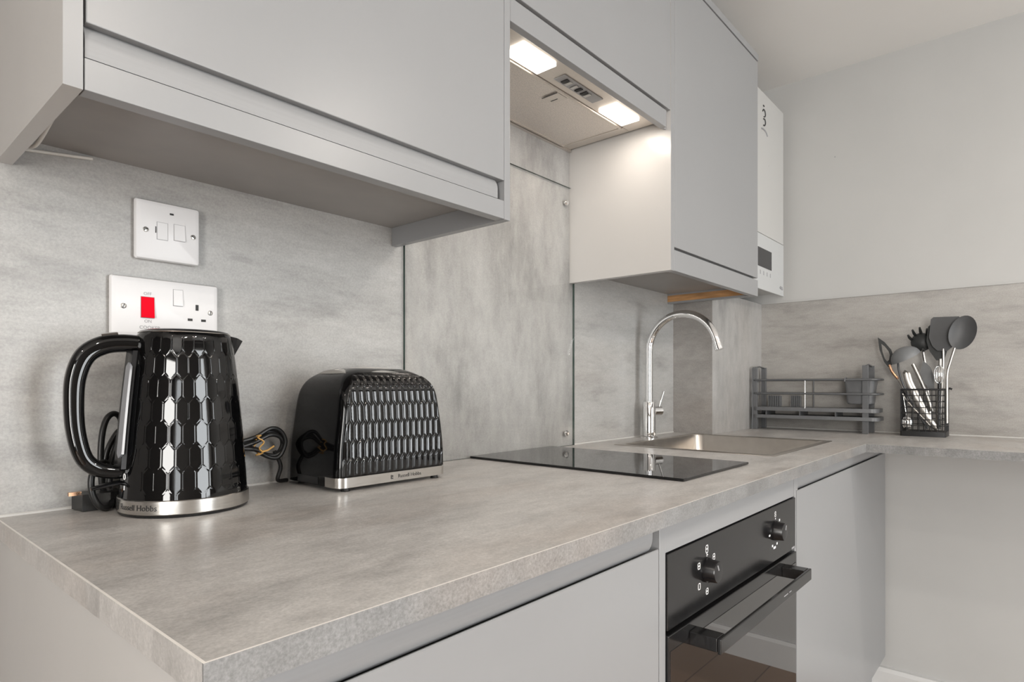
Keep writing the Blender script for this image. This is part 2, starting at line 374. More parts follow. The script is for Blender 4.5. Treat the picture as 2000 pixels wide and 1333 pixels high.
# ------------------------------------------------------------ worktop (L shaped, sink cut out)
wt = thing('worktop', (1.1, -.3, ZW - .022), 'grey concrete-effect L-shaped laminate worktop running along two walls', 'worktop')
SX0, SX1, SY0, SY1 = 1.288, 1.782, -.505, -.092          # sink cut-out
def cells(rect_list, z0, z1):
    m = MB()
    for r in rect_list: m.box(*r, z0, z1)
    return m
XI = 1.756
def plate(xs, ys, inside, z0, z1):
    """welded slab from a grid of cells"""
    bm = bmesh.new(); V = {}
    def vt(i, j, k):
        if (i, j, k) not in V: V[(i, j, k)] = bm.verts.new((xs[i], ys[j], (z0, z1)[k]))
        return V[(i, j, k)]
    I = lambda i, j: 0 <= i < len(xs) - 1 and 0 <= j < len(ys) - 1 and inside((xs[i] + xs[i + 1]) / 2, (ys[j] + ys[j + 1]) / 2)
    for i in range(len(xs) - 1):
        for j in range(len(ys) - 1):
            if not I(i, j): continue
            bm.faces.new([vt(i, j, 1), vt(i + 1, j, 1), vt(i + 1, j + 1, 1), vt(i, j + 1, 1)])
            bm.faces.new([vt(i, j, 0), vt(i, j + 1, 0), vt(i + 1, j + 1, 0), vt(i + 1, j, 0)])
            for (di, dj, a, b) in ((-1, 0, (i, j), (i, j + 1)), (1, 0, (i + 1, j), (i + 1, j + 1)), (0, -1, (i, j), (i + 1, j)), (0, 1, (i, j + 1), (i + 1, j + 1))):
                if not I(i + di, j + dj): bm.faces.new([vt(*a, 0), vt(*b, 0), vt(*b, 1), vt(*a, 1)])
    m = MB(); m.bm(bm); return m
E1 = .0020
def in_top(x, y):
    if SX0 < x < SX1 and SY0 < y < SY1: return False
    if x > 1.8075 and y > YB - .0005: return False
    return (y > -.60 + E1) or (x > XI + E1)
plate([0 + E1, SX0, XI + E1, SX1, 1.8075, XR - T - .0004], [-1.7, -.60 + E1, SY0, YB - .0005, SY1, -T - .0004], in_top, ZW - .022, ZW).build('slab', 'worktop', wt)
def edge(x0, x1, y0, y1, mat='worktop_edge'):
    m = MB(); m.box(x0, x1, y0, y1, ZW - .022, ZW + .0001)
    m.mi = [0, 1, 0, 0, 0, 0]
    return m.build('edge_strip', [mat, 'edge_pale'], wt)
edge(0, XI + E1, -.60, -.60 + E1); edge(0, E1, -.60 + E1, -T - .0004, 'worktop'); edge(XI, XI + E1, -1.7, -.60)

# ------------------------------------------------------------ base cabinets
YD = -.56     # front of doors
def gola(name, x0, x1, parent, ztop=ZW - .0225):
    """curved finger channel under the worktop"""
    prof = [(-.5585, ztop), (-.5590, .874)]
    for k in range(13):
        a = k / 12 * PI / 2
        prof.append((-.5425 - .0165 * math.cos(a), .862 - .026 * math.sin(a)))
    poly = prof + [(-.50, prof[-1][1]), (-.50, ztop)]
    m = MB(); m.prism(poly, 'x', x0, x1)
    return m.build(name, 'rail', parent, smooth=40)
c1 = thing('base_cabinet', (.32, -.28, 0), 'light grey handleless base cabinet below the kettle and toaster', 'cabinet')
m = B(.003, .021, -.562, -.005, .0, ZW - .0225); m.mi = [0, 0, 1, 0, 0, 0]; m.build('end_panel', ['cabinet_side_lit', 'cabinet'], c1)
B(.0225, .632, -.534, -.006, .15, ZW - .09).build('carcass', 'cabinet', c1)
MB().prism([(YD, .15), (YD, .8405), (YD + .001, .8415), (YD + .003, .8412), (YD + .017, .826), (YD + .017, .15)], 'x', .0225, .632).build('door', 'cabinet', c1)
gola('handle_channel', .0225, .617, c1)
B(.0225, .632, -.52, -.505, .0, .146).build('plinth', 'plinth', c1)
B(.6175, .632, -.535, -.52, .8415, ZW - .0225).build('channel_end', 'plinth', c1)
c2 = thing('oven_housing', (.955, -.28, 0), 'pale grey built-in oven housing with plain filler strip under the worktop', 'cabinet')
B(.6355, .6535, YD, -.006, .10, ZW - .0225, bev=.0008).build('side_panel', 'cabinet', c2)
B(1.2540, 1.2660, YD, -.006, .10, ZW - .0225, bev=.0008).build('side_panel', 'cabinet', c2)
B(.6545, 1.2530, YD + .001, YD + .018, .831, ZW - .0225, bev=.0008).build('filler_strip', 'cabinet', c2)
B(.6545, 1.2530, -.52, -.505, 0, .099).build('plinth', 'plinth', c2)
c3 = thing('base_cabinet', (1.77, -.28, 0), 'pale grey corner base cabinet door beside the oven, under the sink', 'cabinet')
MB().prism([(YD, .148), (YD, .8395), (YD + .001, .8405), (YD + .003, .8402), (YD + .017, .825), (YD + .017, .148)], 'x', 1.2685, 2.262).build('door', 'cabinet', c3)
m = MB(); m.box(1.2685, 1.279, YD + .001, YD + .012, .841, ZW - .0225); m.build('side_panel', 'cabinet', c3)
B(1.2685, 2.262, -.52, -.505, 0, .147).build('plinth', 'plinth', c3)
B(1.2685, 2.262, -.538, -.53, .20, .836).build('carcass', 'cabinet', c3)
gola('handle_channel', 1.2795, 2.262, c3)

# ------------------------------------------------------------ oven
ov = thing('oven', (.954, -.3, .10), 'black built-in single oven with two knobs and a bar handle', 'oven')
OX0, OX1 = .6555, 1.2520
B(OX0, OX1, YD + .021, -.05, .24, .829).build('body', 'oven_black', ov)
cp = B(OX0, OX1, YD - .002, YD + .02, .7195, .829, bev=.001).build('control_panel', 'oven_black', ov)
dr = B(OX0, OX1, YD - .004, YD + .019, .235, .7130, bev=.0015).build('door', 'oven_black', ov)
B(OX0 + .004, OX1 - .004, YD - .0048, YD - .004, .30, .690).build('glass', 'oven_glass', dr)
hx0, hx1 = .722, 1.183; hz0, hz1 = .678, .7005
m = MB()
m.box(hx0, hx1, -.613, -.6075, hz0, hz1, bev=.0012)
m.build('handle', 'oven_black', dr)
B(hx0, hx0 + .028, -.6072, YD - .0042, hz0 + .002, hz1, bev=.0012).build('handle_bracket', 'oven_black', dr)
B(hx1 - .028, hx1, -.6072, YD - .0042, hz0 + .002, hz1, bev=.0012).build('handle_bracket', 'oven_black', dr)
def knob(x, z, ang):
    m = MB(); y0 = YD - .002; n = 40
    prof = [(.0195, 0), (.0195, .004), (.018, .007), (.0172, .0175), (.0160, .0195), (.012, .020)]
    rows = [[(x + r * math.cos(2 * PI * k / n), y0 - d, z + r * math.sin(2 * PI * k / n)) for k in range(n)] for r, d in prof]
    m.ring_solid(rows)
    k = m.build('knob', 'black_satin', cp, smooth=40)
    m = MB(); c, s = math.cos(ang), math.sin(ang)
    m.box(-.0012, .0012, -.0009, 0, .004, .0135)
    m.v = [(x + a * c - b_ * s, y0 - .0200 + y_, z + a * s + b_ * c) for a, y_, b_ in m.v]
    m.build('pointer_mark', 'print_grey', k)
knob(.791, .777, 0.5); knob(1.118, .781, -0.4)
def mark(shapes, parent, mat='print_white', name='dial_symbol', y=YD - .0024):
    """flat printed rectangles (x,z,w,h)"""
    m = MB()
    for x, z, w, h in shapes: m.box(x - w / 2, x + w / 2, y, y + .0005, z - h / 2, z + h / 2)
    return m.build(name, mat, parent)
def frame_mark(x, z, w, h, t=.0013, extra=()):
    return [(x - w / 2 + t / 2, z, t, h), (x + w / 2 - t / 2, z, t, h), (x, z + h / 2 - t / 2, w, t), (x, z - h / 2 + t / 2, w, t)] + list(extra)
mark(frame_mark(.7904, .8105, .009, .013, extra=[(.7904, .8105, .005, .0014), (.7904, .8015, .0014, .006), (.7924, .801, .004, .0014)]), cp)
for sx_, sz_, inner in ((.8180, .7925, 1), (.7610, .7895, 1), (.7620, .7575, 0), (.7915, .7430, 1)):
    mark(frame_mark(sx_, sz_, .0085, .0105, extra=[(sx_, sz_, .005, .0014)] if inner else ()), cp)
mark(frame_mark(1.1205, .8135, .0075, .011, extra=[(1.1205, .8135, .0075, .0014), (1.1215, .8045, .003, .003)]), cp)
mark([(1.1460, .7975, .0055, .0045)], cp)
mark([(1.0870, .7765, .007, .0035)], cp)
mark([(1.1040, .7530, .006, .0045), (1.1165, .7475, .013, .0045), (1.1310, .7530, .006, .0045)], cp)
# small print at the right end of the panel
mark([(1.236, .7235, .020, .004)], cp, 'print_grey', 'printed_label')
# print on handle: small pale wordmark-like smudge of two strokes
mark([(1.02, .689, .022, .0015), (1.045, .689, .012, .0015)], dr, 'print_grey', 'printed_label', y=-.6135)

# ------------------------------------------------------------ hob
hb = thing('hob', (.958, -.262, ZW), 'black glass two-zone hob set flush on the worktop', 'hob')
B(.810, 1.1075, -.514, -.011, ZW + .0006, ZW + .0052, bev=.001).build('glass_top', 'hob_glass', hb)
B(.814, 1.1035, -.510, -.015, ZW + .0001, ZW + .0006).build('seal', 'rubber', hb)

# ------------------------------------------------------------ sink
sk = thing('sink', (1.53, -.3, ZW - .16), 'stainless steel single bowl sink set into the worktop', 'sink')
def rrect(x0, x1, y0, y1, r, z, n=6):
    out = []
    for (cx, cy, a0) in ((x1 - r, y1 - r, 0), (x0 + r, y1 - r, 90), (x0 + r, y0 + r, 180), (x1 - r, y0 + r, 270)):
        for k in range(n + 1):
            a = math.radians(a0 + 90 * k / n); out.append((cx + r * math.cos(a), cy + r * math.sin(a), z))
    return out
m = MB()
x0, x1, y0, y1 = SX0 - .006, SX1 + .008, SY0 - .004, SY1 + .006
rows = [rrect(x0, x1, y0, y1, .008, ZW + .0003), rrect(x0 + .001, x1 - .001, y0 + .001, y1 - .001, .008, ZW + .0016),
        rrect(SX0 + .012, SX1 - .010, SY0 + .012, SY1 - .010, .028, ZW + .0014), rrect(SX0 + .014, SX1 - .012, SY0 + .014, SY1 - .012, .028, ZW - .002),
        rrect(SX0 + .018, SX1 - .016, SY0 + .018, SY1 - .016, .030, ZW - .13), rrect(SX0 + .024, SX1 - .022, SY0 + .024, SY1 - .022, .032, ZW - .148), rrect(SX0 + .045, SX1 - .043, SY0 + .045, SY1 - .043, .036, ZW - .155)]
m.grid(rows, close_u=True); n0 = len(m.v) - len(rows[0]); m.f.append(tuple(range(n0, len(m.v)))); m.mi.append(0)
m.build('bowl', 'sink_steel', sk, smooth=50)
MB().lathe(1.535, -.30, [(.045, ZW - .1549), (.045, ZW - .152), (.034, ZW - .1515), (.030, ZW - .154)], 32).build('drain', 'chrome', sk, smooth=40)

# ------------------------------------------------------------ tap
tp = thing('tap', (1.555, -.048, ZW), 'tall chrome swan-neck mixer tap behind the sink', 'tap')
tx, ty = 1.555, -.048
MB().lathe(tx, ty, [(.0275, ZW + .0003), (.0275, ZW + .004), (.024, ZW + .0065), (.0225, ZW + .007)], 32).build('base_ring', 'chrome', tp, smooth=40)
MB().lathe(tx, ty, [(.0195, ZW + .007), (.0195, ZW + .108), (.0180, ZW + .111), (.0125, ZW + .1112)], 32).build('body', 'chrome', tp, smooth=40)
pts = [(tx, ty, ZW + .105), (tx, ty, 1.15)]
for k in range(0, 25):
    a = PI - k / 24 * math.radians(166)
    pts.append((tx, ty - .108 - .108 * math.cos(a) , 1.176 + .108 * math.sin(a)))
e = Vector(pts[-1]); d = (e - Vector(pts[-2])).normalized(); pts.append(tuple(e + d * .012))
MB().tube(pts, .0112, 18).build('spout', 'chrome', tp, smooth=60)
e2 = e + d * .012
MB().tube([tuple(e2), tuple(e2 + d * .018)], .0122, 18).build('aerator', 'chrome', tp, smooth=40)
lz = .992
lv = MB(); lv.tube([(tx + .015, ty - .004, lz), (tx + .034, ty - .010, lz), (tx + .046, ty - .014, lz), (tx + .050, ty - .0155, lz)], [.0145, .0145, .0145, .010], 20)
lv = lv.build('lever_hub', 'chrome', tp, smooth=40)
MB().tube([(tx + .038, ty - .012, lz + .008), (tx + .060, ty - .018, lz + .060)], .0036, 10).build('lever_pin', 'chrome', lv, smooth=60)

# ------------------------------------------------------------ glass splashback
gs = thing('glass_splashback', (.919, -.008, ZW), 'clear glass splashback panel screwed to the wall behind the hob', 'splashback')
m = MB(); m.box(.6285, 1.2095, -.0108, -.0048, ZW + .0006, 1.600); m.mi = [1, 1, 0, 1, 0, 1]
m.build('pane', ['clear_glass', 'glass_edge'], gs)
for sx, sz in ((1.171, 1.556), (1.171, .944)):
    m = MB(); n = 20
    rows = [[(sx + r * math.cos(2 * PI * k / n), -.0109 - d, sz + r * math.sin(2 * PI * k / n)) for k in range(n)] for r, d in ((.0078, 0), (.0078, .003), (.006, .0048), (.003, .005))]
    m.ring_solid(rows); m.build('fixing_cap', 'chrome', gs, smooth=40)

# ------------------------------------------------------------ wall cabinets
YU = -.2995; YW = -T - .0004
u1 = thing('wall_cabinet', (.307, -.15, 1.344), 'light grey handleless wall cabinet above the kettle and toaster', 'cabinet')
ZT = 2.075
m = B(.001, .0165, YU, -.0005, 1.344, ZT); m.mi = [0, 0, 1, 0, 0, 0]; m.build('end_panel', ['cabinet_side_lit', 'cabinet'], u1)
B(.6005, .6145, YU, YW, 1.344, ZT, bev=.0006).build('end_panel', 'cabinet', u1)
B(.0185, .5995, YU + .020, YW, 1.42, ZT).build('carcass', 'cabinet', u1)
B(.0172, .5998, -.262, YW, 1.379, 1.392).build('underside_panel', 'carcass_under', u1)
B(.0190, .5998, YU, YU + .018, 1.4075, ZT, bev=.001).build('door', 'cabinet', u1)
m = MB()
arc = [(-.2970 + .018 * (1 - math.cos(k / 8 * PI / 2)), 1.391 + .020 * math.sin(k / 8 * PI / 2)) for k in range(9)]
m.prism([(-.2970, 1.3758)] + arc + [(-.262, 1.411), (-.262, 1.3758)], 'x', .0185, .5865)
m.build('handle_rail', 'rail', u1, smooth=40)
B(.0185, .5998, -.290, -.281, 1.3743, 1.3757).build('shadow_gap', 'gap', u1)
B(.0178, .5998, YU, YU + .019, 1.3445, 1.3742, bev=.0006).build('pelmet', 'cabinet', u1)
B(.5868, .5998, -.279, -.272, 1.3752, 1.4075).build('rail_end', 'plinth', u1)
# bare raw edge strip below the carcass
u2 = thing('hood_cabinet', (.905, -.15, 1.70), 'light grey wall cabinet door above the cooker hood', 'cabinet')
B(.6165, 1.1930, YU, YU + .018, 1.7245, ZT, bev=.001).build('door', 'cabinet', u2)
B(.6165, 1.1800, YU + .004, YU + .019, 1.6805, 1.7205, bev=.0008).build('filler_strip', 'cabinet', u2)
B(.6165, 1.1930, YU + .020, YW, 1.745, ZT).build('carcass', 'cabinet', u2)
B(.6165, 1.1930, YU + .0195, YU + .024, 1.722, 1.744).build('handle_rail', 'rail', u2)
B(1.1810, 1.1930, YU + .012, YU + .018, 1.682, 1.7205).build('strip_end', 'plinth', u2)
u3 = thing('wall_cabinet', (1.49, -.15, 1.346), 'light grey wall cabinet over the sink, left of the boiler', 'cabinet')
m = B(1.1950, 1.2125, YU, YW, 1.346, ZT); m.mi = [0, 0, 1, 0, 0, 0]; m.build('end_panel', ['cabinet_side_lit', 'cabinet'], u3)
B(1.7655, 1.7815, YU + .019, YW, 1.3475, ZT).build('end_panel', 'cabinet', u3)
B(1.7646, 1.7654, -.281, YW, 1.3535, 1.3745).build('raw_edge', 'raw_wood', u3, label='bare brown wood edge')
B(1.2135, 1.7645, YU + .02, YW, 1.41, ZT).build('carcass', 'cabinet', u3)
B(1.2128, 1.7650, -.281, YW, 1.380, 1.395).build('underside_panel', 'carcass_under', u3)
B(1.2145, 1.7800, YU, YU + .018, 1.4030, ZT - .003, bev=.001).build('door', 'cabinet', u3)
B(1.2130, 1.7560, YU + .007, YU + .019, 1.3968, 1.41).build('handle_rail', 'gap', u3)
B(1.2130, 1.7815, YU, YU + .018, 1.3465, 1.3966, bev=.0006).build('pelmet', 'cabinet', u3)
co = B(.001, 1.7835, YU - .001, YW, ZT + .0012, ZT + .022, bev=.001).build('cornice', 'cabinet')
tag(co, 'long light grey cornice board on top of the wall cabinets', 'cornice')

# cooker hood, built under the hood cabinet
hd = thing('cooker_hood', (.905, -.15, 1.70), 'steel built-in cooker hood with two lit lamps and a mesh filter', 'cooker hood')
ZH = 1.700
m = MB(); m.box(.6165, 1.1930, -.2740, YW, ZH + .004, ZH + .040); m.build('housing', 'hood_steel', hd)
m = MB(); m.box(.640, 1.1855, -.2715, -.1935, ZH, ZH + .0038, bev=.001); fp = m.build('front_plate', 'hood_steel', hd)
B(.6165, 1.1930, -.0125, YW, ZH - .004, ZH + .003).build('rear_trim', 'hood_steel', hd)
B(1.157, 1.1855, -.1925, -.013, ZH + .0005, ZH + .0038).build('side_plate', 'hood_steel', hd)
fl = B(.640, 1.1525, -.1905, -.016, ZH - .002, ZH + .0035, bev=.001).build('filter', 'hood_mesh', hd)
mf = MB(); t = .005
for a in ((.640, 1.1525, -.1905, -.1905 + t), (.640, 1.1525, -.016 - t, -.016), (1.1525 - t, 1.1525, -.1905 + t, -.016 - t)): mf.box(*a, ZH - .0034, ZH - .0021)
mf.build('filter_frame', 'hood_steel', fl)
la = B(.900, .936, -.184, -.146, ZH - .0042, ZH - .0022, bev=.0006).build('latch', 'hood_steel', fl)
B(.898, .9005, -.184, -.143, ZH - .0046, ZH - .0042).build('latch_slot', 'gap', la)
B(.921, .9235, -.168, -.150, ZH - .0046, ZH - .0042).build('latch_slot', 'gap', la)
ctl = B(.853, .994, -.2385, -.2105, ZH - .0022, ZH - .0002, bev=.0006).build('control_strip', 'plinth', hd)
for i, cx in enumerate((.872, .884, .905, .921, .941, .953)):
    B(cx - .0045, cx + .0045, -.2330, -.2160, ZH - .0045, ZH - .0022, bev=.0006).build('button', 'screw' if i in (1, 2, 5) else 'slot_dark', ctl)
for (x0, x1) in ((.712, .811), (1.036, 1.1365)):
    B(x0, x1, -.2480, -.1995, ZH - .0045, ZH - .0003, bev=.0012).build('lamp_lens', 'lamp_glow', hd)
    area('hood_lamp_light', ((x0 + x1) / 2, -.224, ZH - .006), (0, 0, 0), x1 - x0 - .02, .036, 0.25, (1.0, 0.89, 0.78))

# cable tucked under the first wall cabinet
pts = bez([(.0215, -.235, 1.3745), (.024, -.225, 1.372), (.027, -.15, 1.366), (.024, -.09, 1.350), (.022, -.05, 1.3565), (.030, -.0085, 1.366), (.10, -.0085, 1.374)], 6)
cb = MB().tube(pts, .0022, 8).build('loose_cable', 'cable_white', smooth=60)
tag(cb, 'thin white cable hanging under the left end of the wall cabinet', 'cable')

# ------------------------------------------------------------ boiler
bo = thing('boiler', (2.05, -.12, 1.40), 'white wall-hung boiler in the corner with small dark display', 'boiler')
B(1.80, 2.2375, -.228, -.002, 1.415, 2.086, bev=.003).build('case', 'white_enamel', bo)
B(1.7985, 2.2385, -.235, -.228, 1.5945, 2.0865, bev=.002).build('front_cover', 'white_enamel', bo)
bp = B(1.7985, 2.2385, -.236, -.2282, 1.402, 1.5925, bev=.002).build('control_panel', 'white_panel', bo)
B(1.965, 2.101, -.2372, -.236, 1.479, 1.5435).build('display', 'display', bp)
for k in range(4): B(1.985 + .034 * k, 1.991 + .034 * k, -.2366, -.236, 1.453, 1.467).build('touch_mark', 'print_grey', bp)
def flat_curve(name, pts, r, mat, parent): return MB().tube(pts, r, 8).build(name, mat, parent, smooth=60)
YL = -.2358
# emblem: dot, two stacked hooks and a pale sweep under them
pts = bez([(2.012, YL, 2.018), (2.022, YL, 2.027), (2.036, YL, 2.022), (2.038, YL, 2.008), (2.024, YL, 2.002)], 5)
flat_curve('emblem', pts, .0022, 'print_black', bo)
pts = bez([(2.020, YL, 1.994), (2.034, YL, 1.995), (2.040, YL, 1.984), (2.032, YL, 1.974), (2.020, YL, 1.972)], 5)
flat_curve('emblem', pts, .0022, 'print_black', bo)
flat_curve('emblem', [(2.018, YL, 2.040), (2.027, YL, 2.039)], .0022, 'print_black', bo)
flat_curve('emblem', bez([(2.000, YL, 1.955), (2.020, YL, 1.958), (2.045, YL, 1.955), (2.060, YL, 1.945)], 5), .0025, 'print_grey', bo)
pts = bez([(2.192, -.2366, 1.428), (2.200, -.2366, 1.434), (2.207, -.2366, 1.427), (2.215, -.2366, 1.433), (2.220, -.2366, 1.424)], 5)
flat_curve('emblem', pts, .003, 'print_grey', bp)

# ------------------------------------------------------------ switches on the wall
def wall_plate(name, x0, x1, z0, z1, label, cat):
    t = thing(name, ((x0 + x1) / 2, -.008, z0), label, cat)
    B(x0 + .003, x1 - .003, -.0090, -.0045, z0 + .003, z1 - .003).build('back_box', 'white_plastic', t)
    m = MB()
    rows = [rrect(x0, x1, z0, z1, .003, 0, 4), rrect(x0, x1, z0, z1, .003, 0, 4), rrect(x0 + .0015, x1 - .0015, z0 + .0015, z1 - .0015, .003, 0, 4), rrect(x0 + .006, x1 - .006, z0 + .006, z1 - .006, .003, 0, 4)]
    ds = (.0091, .0125, .0150, .0166)
    m.ring_solid([[(a, -d, b) for a, b, _ in r] for r, d in zip(rows, ds)])
    m.build('plate', 'white_plastic', t, smooth=35)
    return t
YP = -.0166
def wscrew(x, z, t, ang):
    m = MB(); n = 18
    m.ring_solid([[(x + r * math.cos(2 * PI * k / n), YP - d, z + r * math.sin(2 * PI * k / n)) for k in range(n)] for r, d in ((.0036, -.0004), (.0036, .0006), (.0025, .0012))])
    s = m.build('screw', 'screw', t, smooth=40)
    m = MB(); m.box(-.0030, .0030, -.0004, 0, -.0005, .0005)
    c, si = math.cos(ang), math.sin(ang)
    m.v = [(x + a * c - b_ * si, YP - .0012 + y_, z + a * si + b_ * c) for a, y_, b_ in m.v]
    m.build('screw_slot', 'slot_dark', s)
def rocker(x, z, w, h, t, mat, tilt=.0016):
    m = MB(); m.prism([(YP + .0003, z - h / 2), (YP - .0008 - tilt, z - h / 2), (YP - .0008, z + h / 2), (YP + .0003, z + h / 2)], 'x', x - w / 2, x + w / 2)
    mm = MB(); g = .0006
    for r in ((x - w / 2 - g, x - w / 2, z - h / 2 - g, z + h / 2 + g), (x + w / 2, x + w / 2 + g, z - h / 2 - g, z + h / 2 + g), (x - w / 2, x + w / 2, z - h / 2 - g, z - h / 2), (x - w / 2, x + w / 2, z + h / 2, z + h / 2 + g)):
        mm.box(r[0], r[1], YP - .0002, YP + .0002, r[2], r[3])
    o = m.build('rocker', mat, t); mm.build('rocker_gap', 'print_grey', o)
    return o
def printed(body, size, x, z, t, mat='print_grey', name='lettering', y=YP - .0003):
    vs, fs = text_mesh(body, size)
    m = MB(); m.add([(x + a, y, z + b) for a, b in vs], fs)
    return m.build(name, mat, t)
f1 = wall_plate('fused_switch', .149, .235, 1.2495, 1.3335, 'white square fused switch plate on the grey wall panel', 'switch')
wscrew(.1615, 1.2905, f1, .4); wscrew(.2250, 1.2905, f1, -.6)
rocker(.1830, 1.2915, .0135, .024, f1, 'white_plastic', .0004)
rocker(.2060, 1.2930, .0145, .023, f1, 'white_plastic')
B(.1740, .1750, YP - .0006, YP, 1.288, 1.297).build('fuse_slot', 'slot_dark', f1)
B(.1930, .1980, YP - .0008, YP, 1.3170, 1.3195).build('indicator', 'slot_dark', f1)
f2 = wall_plate('cooker_switch', .119, .262, 1.138, 1.2225, 'white double plate with red cooker switch and socket behind the kettle', 'switch')
wscrew(.1340, 1.1805, f2, 1.2); wscrew(.2495, 1.1805, f2, 1.3)
rocker(.1640, 1.1810, .0165, .029, f2, 'red_plastic', .0022)
printed('OFF', .0060, .1640, 1.2000, f2); printed('ON', .0060, .1645, 1.1615, f2); printed('COOKER', .0066, .1670, 1.1525, f2)
rocker(.2040, 1.1985, .0125, .023, f2, 'white_plastic')
B(.2285, .2325, YP - .0006, YP, 1.1825, 1.1910).build('socket_hole', 'slot_dark', f2)
B(.2175, .2240, YP - .0006, YP, 1.1665, 1.1700).build('socket_hole', 'slot_dark', f2)
B(.2365, .2430, YP - .0006, YP, 1.1665, 1.1700).build('socket_hole', 'slot_dark', f2)

# ------------------------------------------------------------ kettle
kx, ky = .1806, -.1045
kt = thing('kettle', (kx, ky, ZW), 'glossy black honeycomb kettle on a brushed steel base', 'kettle')
AH = math.radians(171)            # direction of the handle
def kpt(r, a, z): return (kx + r * math.cos(a), ky + r * math.sin(a), ZW + z)
MB().lathe(kx, ky, [(.072, .0 + ZW + .0004), (.0762, ZW + .0012), (.0768, ZW + .0035), (.0765, ZW + .004)], 72).build('base_foot', 'black_satin', kt, smooth=40)
ring = MB().lathe(kx, ky, [(.0772, ZW + .0041), (.0780, ZW + .005), (.0774, ZW + .0205), (.0764, ZW + .0215)], 96).build('steel_base', 'brushed_steel', kt, smooth=35)
vs, fs = text_mesh('Russell Hobbs', .0100)
ac = math.radians(249 - 44)
m = MB(); m.add([kpt(.0781, ac + (x / .078), .0125 + y) for x, y in vs], fs)
m.build('lettering', 'print_black', ring)
m = MB()
for dx, dz, w, h in ((-.0395, .0, .0022, .0085), (-.0362, .0015, .0018, .004), (-.0362, -.003, .0018, .003)):
    m.add([kpt(.0781, ac + (dx + a) / .078, .0125 + dz + b) for a, b in ((-w / 2, -h / 2), (w / 2, -h / 2), (w / 2, h / 2), (-w / 2, h / 2))], [(0, 1, 2, 3)])
m.build('emblem', 'print_black', ring)
KP = [(.0216, .0755), (.05, .0738), (.10, .0700), (.15, .0655), (.19, .0613), (.213, .0585), (.2235, .0568), (.2290, .0540)]
NC = 30; ROW = .0285; TT = .0090; S2 = (ROW - TT) / 2; ZK0 = .030
NU = NC * 18; NZ = 260
rows = []
for i in range(NZ + 1):
    z = .0216 + (.2290 - .0216) * i / NZ
    R0 = smooth_table(KP, z); row = []
    for j in range(NU):
        a = 2 * PI * j / NU
        # nearest elongated hexagon (unit: one column)
        u = a / (2 * PI) * NC
        best = (-9, 0, 0)
        r0 = (z - ZK0) / ROW
        for rr in (math.floor(r0), math.floor(r0) + 1, math.floor(r0) - 1):
            off = 0.5 if rr % 2 else 0.0
            du = u - off - round(u - off); dz = z - (ZK0 + (rr + .5) * ROW)
            w = 1.0
            mg = min(.5 - abs(du), (S2 + TT * (1 - 2 * abs(du)) - abs(dz)) / TT * .5)
            if mg > best[0]: best = (mg, du, dz)
        mg, du, dz = best
        fade = 1.0
        if z < .034: fade = max(0, (z - .027) / .007)
        if z > .219: fade = min(fade, max(0, (.2255 - z) / .0065))
        dh = abs((a - AH + PI) % (2 * PI) - PI)
        if dh < .62: fade *= max(0, (dh - .45) / .17)
        da = du * 2 * PI / NC
        flat = R0 * (math.cos(PI / NC) / math.cos(da)) - R0
        bevel = -0.0005 * (1 - min(1, max(0, mg) / .055)) ** 2
        hump = 0.00008 * (1 - (2 * dz / ROW) ** 2)
        r = R0 + fade * (.85 * flat + bevel + hump)
        row.append(kpt(r, a, z))
    rows.append(row)
m = MB(); m.grid(rows, close_u=True)
m.build('body', 'black_gloss', kt, smooth=60)
MB().lathe(kx, ky, [(.0530, ZW + .2291), (.0538, ZW + .2300), (.0520, ZW + .2317), (.0480, ZW + .2327), (.0470, ZW + .2331), (.02, ZW + .2337)], 64).build('lid', 'black_satin', kt, smooth=50)
MB().lathe(kx, ky, [(.0545, ZW + .2287), (.0548, ZW + .2295), (.0541, ZW + .2299), (.0539, ZW + .2289)], 64).build('rim', 'brushed_steel', kt, smooth=40)
# handle : flattened tube in the vertical plane through AH
hp = [(.046, .2135), (.070, .2145), (.092, .211), (.110, .198), (.1195, .172), (.1215, .140), (.1195, .105), (.112, .074), (.099, .0595), (.083, .0545), (.070, .0535)]
hp3 = bez([kpt(r, AH, z) for r, z in hp], 8)
n_ = len(hp3)
sd = (-math.sin(AH), math.cos(AH), 0)
hw = [.0135 + .0015 * math.sin(PI * i / (n_ - 1)) for i in range(n_)]
hm = MB(); rows = []
P = [Vector(p) for p in hp3]; S = Vector(sd)
for i, p in enumerate(P):
    t = (P[min(i + 1, n_ - 1)] - P[max(i - 1, 0)]).normalized(); nn = t.cross(S).normalized()
    k = 1 - abs(2 * i / (n_ - 1) - .42) * .18
    row = []
    for j in range(24):
        a = 2 * PI * j / 24; ca, sa = math.cos(a), math.sin(a)
        q = lambda v: math.copysign(abs(v) ** .72, v)
        row.append(tuple(p + S * (.0145 * q(ca)) + nn * (.0118 * k * q(sa))))
    rows.append(row)
hm.ring_solid(rows)
hnd = hm.build('handle', 'black_gloss', kt, smooth=60)
m = MB(); 
px = [kpt(r, AH, z) for r, z in ((.077, .2250), (.094, .2220))]
m.tube(px, .0085, 12, flat=(.45, (0, 0, 1)))
m.build('lid_button', 'chrome', hnd, smooth=50)
